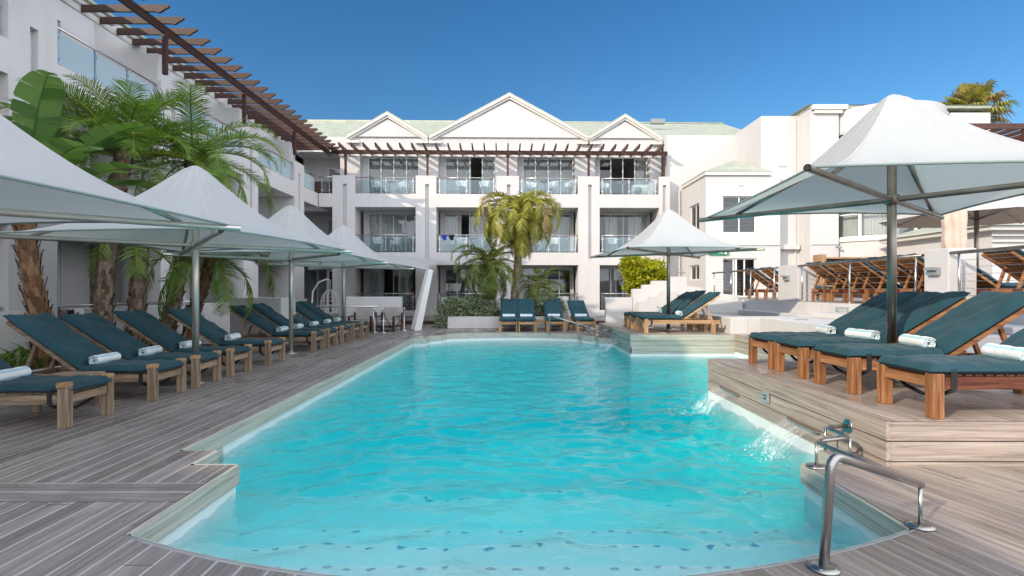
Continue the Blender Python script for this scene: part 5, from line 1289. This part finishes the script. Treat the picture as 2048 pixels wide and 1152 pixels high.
def shrub(name, label, cat, c, balls, n, ls, mat, seed, stem=None, group=None, ntr=3):
    r = random.Random(seed); t = thing(name, label, cat, (c[0],c[1],c[2]), 0, group); mb = MB()
    for bx_, by_, bz_, ax, ay, az_, f in balls: leafy(mb, (bx_,by_,bz_), (ax,ay,az_), int(n*f), ls, r, clumps=16)
    mb.build("foliage", M[mat], t, recalc=False)
    mb = MB()
    for k in range(ntr):
        b = balls[k % len(balls)]; mb.tube([(r.uniform(-.06,.06),r.uniform(-.06,.06),0),(b[0]*.4+r.uniform(-.1,.1),b[1]*.4,b[2]*.5),(b[0]+r.uniform(-.1,.1),b[1],b[2])], [.035,.025,.01], 6)
    mb.build("stems", M['trunk'], t); return t
shrub("shrub", "wide grey green shrub spilling over the left of the far planter", "shrub", (-1.35,19.6,.38), [(-.75,0,.32,.60,.5,.45,1.2),(.0,.05,.35,.62,.5,.42,1.2),(.6,0,.22,.5,.45,.34,.8),(-1.15,-.2,.05,.36,.35,.4,.6),(1.1,0,.15,.35,.4,.3,.5)], 2600, .085, 'rosemary', 31)
shrub("shrub", "grey green shrub right of the tall palm behind the far loungers", "shrub", (.95,19.75,.38), [(-.35,0,.32,.5,.45,.42,1),(.25,0,.42,.5,.45,.42,1),(.65,-.1,.25,.35,.4,.45,.8)], 2600, .085, 'rosemary', 32)
shrub("yellow_green_tree", "rounded yellow green tree lit by the sun beside the stepped wall", "tree", (4.55,18.95,0), [(.1,0,2.0,.72,.6,.55,1.5),(.5,.05,2.15,.55,.5,.42,1),(-.25,.0,2.25,.42,.4,.42,.8),(-.1,-.1,1.55,.45,.4,.42,.8),(.75,.0,1.85,.35,.4,.35,.6)], 1900, .12, 'lime', 33)
palm("tall sunlit date palm with yellowing fronds in the centre planter", (.10,19.9,.36), [(0,0,0),(.0,0,1.0),(.12,0,2.3),(.20,0,3.9)], .135,.11, lambda r: ring(40,.0,1.3,2.5,3.3)(r)+ring(16,-1.25,-.45,1.75,.8)(r), "palms in the far planter", leaf='palm_sun', bark='trunk_pale', dead=.10, seed=41, scale=.04, dens=15, wid=.042, ll=.42)
palm("medium palm left of the tall centre palm", (-.80,19.7,.36), [(0,0,0),(.02,0,.8),(-.05,0,2.05)], .15,.12, ring(36,-.7,1.25,1.75,2.5), "palms in the far planter", leaf='palm_mid', bark='trunk_pale', dead=.05, seed=42, scale=.045, dens=15, wid=.040, ll=.36)
palm("small palm right of the tall centre palm", (.72,20.3,.36), [(0,0,0),(.08,0,.6),(.28,0,1.2)], .11,.09, ring(20,-.5,1.25,1.35,2.0), "palms in the far planter", leaf='palm_mid', seed=43, scale=.035, dens=15, wid=.038, ll=.32)
# fan palm beyond the roofs on the right
def fan_palm(label, base, H, seed):
    r = random.Random(seed); t = thing("fan_palm", label, "palm tree", base); mb = MB(); trunk(mb, [(0,0,0),(.1,0,H*.5),(0,0,H)], .26,.20,.06,.5, r=r); mb.build("trunk", M['trunk_red'], t, recalc=False)
    mb = MB()
    for k in range(40):
        az = k*2.4+r.uniform(-.3,.3); el = R(-45+125*(k/40))+r.uniform(-.2,.2); d = Vector((math.cos(az)*math.cos(el), math.sin(az)*math.cos(el), math.sin(el))); st = r.uniform(.6,1.0)
        p = Vector((0,0,H))+d*st; mb.tube([(0,0,H),p], [.03,.015], 5, 1, caps=False)
        side = Vector((-math.sin(az),math.cos(az),0)); up = d.cross(side); m = 1 if (k < 10 and r.random() < .85) or r.random() < .22 else 0
        for j in range(19):
            a = R(-115+230*j/18); f = (d*math.cos(a)+side*math.sin(a)).normalized(); L = .78*r.uniform(.85,1.1)*(1-.25*abs(a)/2); w = .042
            s = f.cross(up).normalized()*w; q = p+f*L*.62; e = p+f*L+Vector((0,0,-L*r.uniform(.25,.5)))
            mb.add([p-s*.4,p+s*.4,q+s,q-s,e], [(0,1,2,3),(3,2,4)], m)
    mb.build("crown", [M['fan'], M['palm_dry']], t, recalc=False)
fan_palm("fan palm with dry fronds standing behind the far right roofs", (21.0,24,0), 9.5, 51)
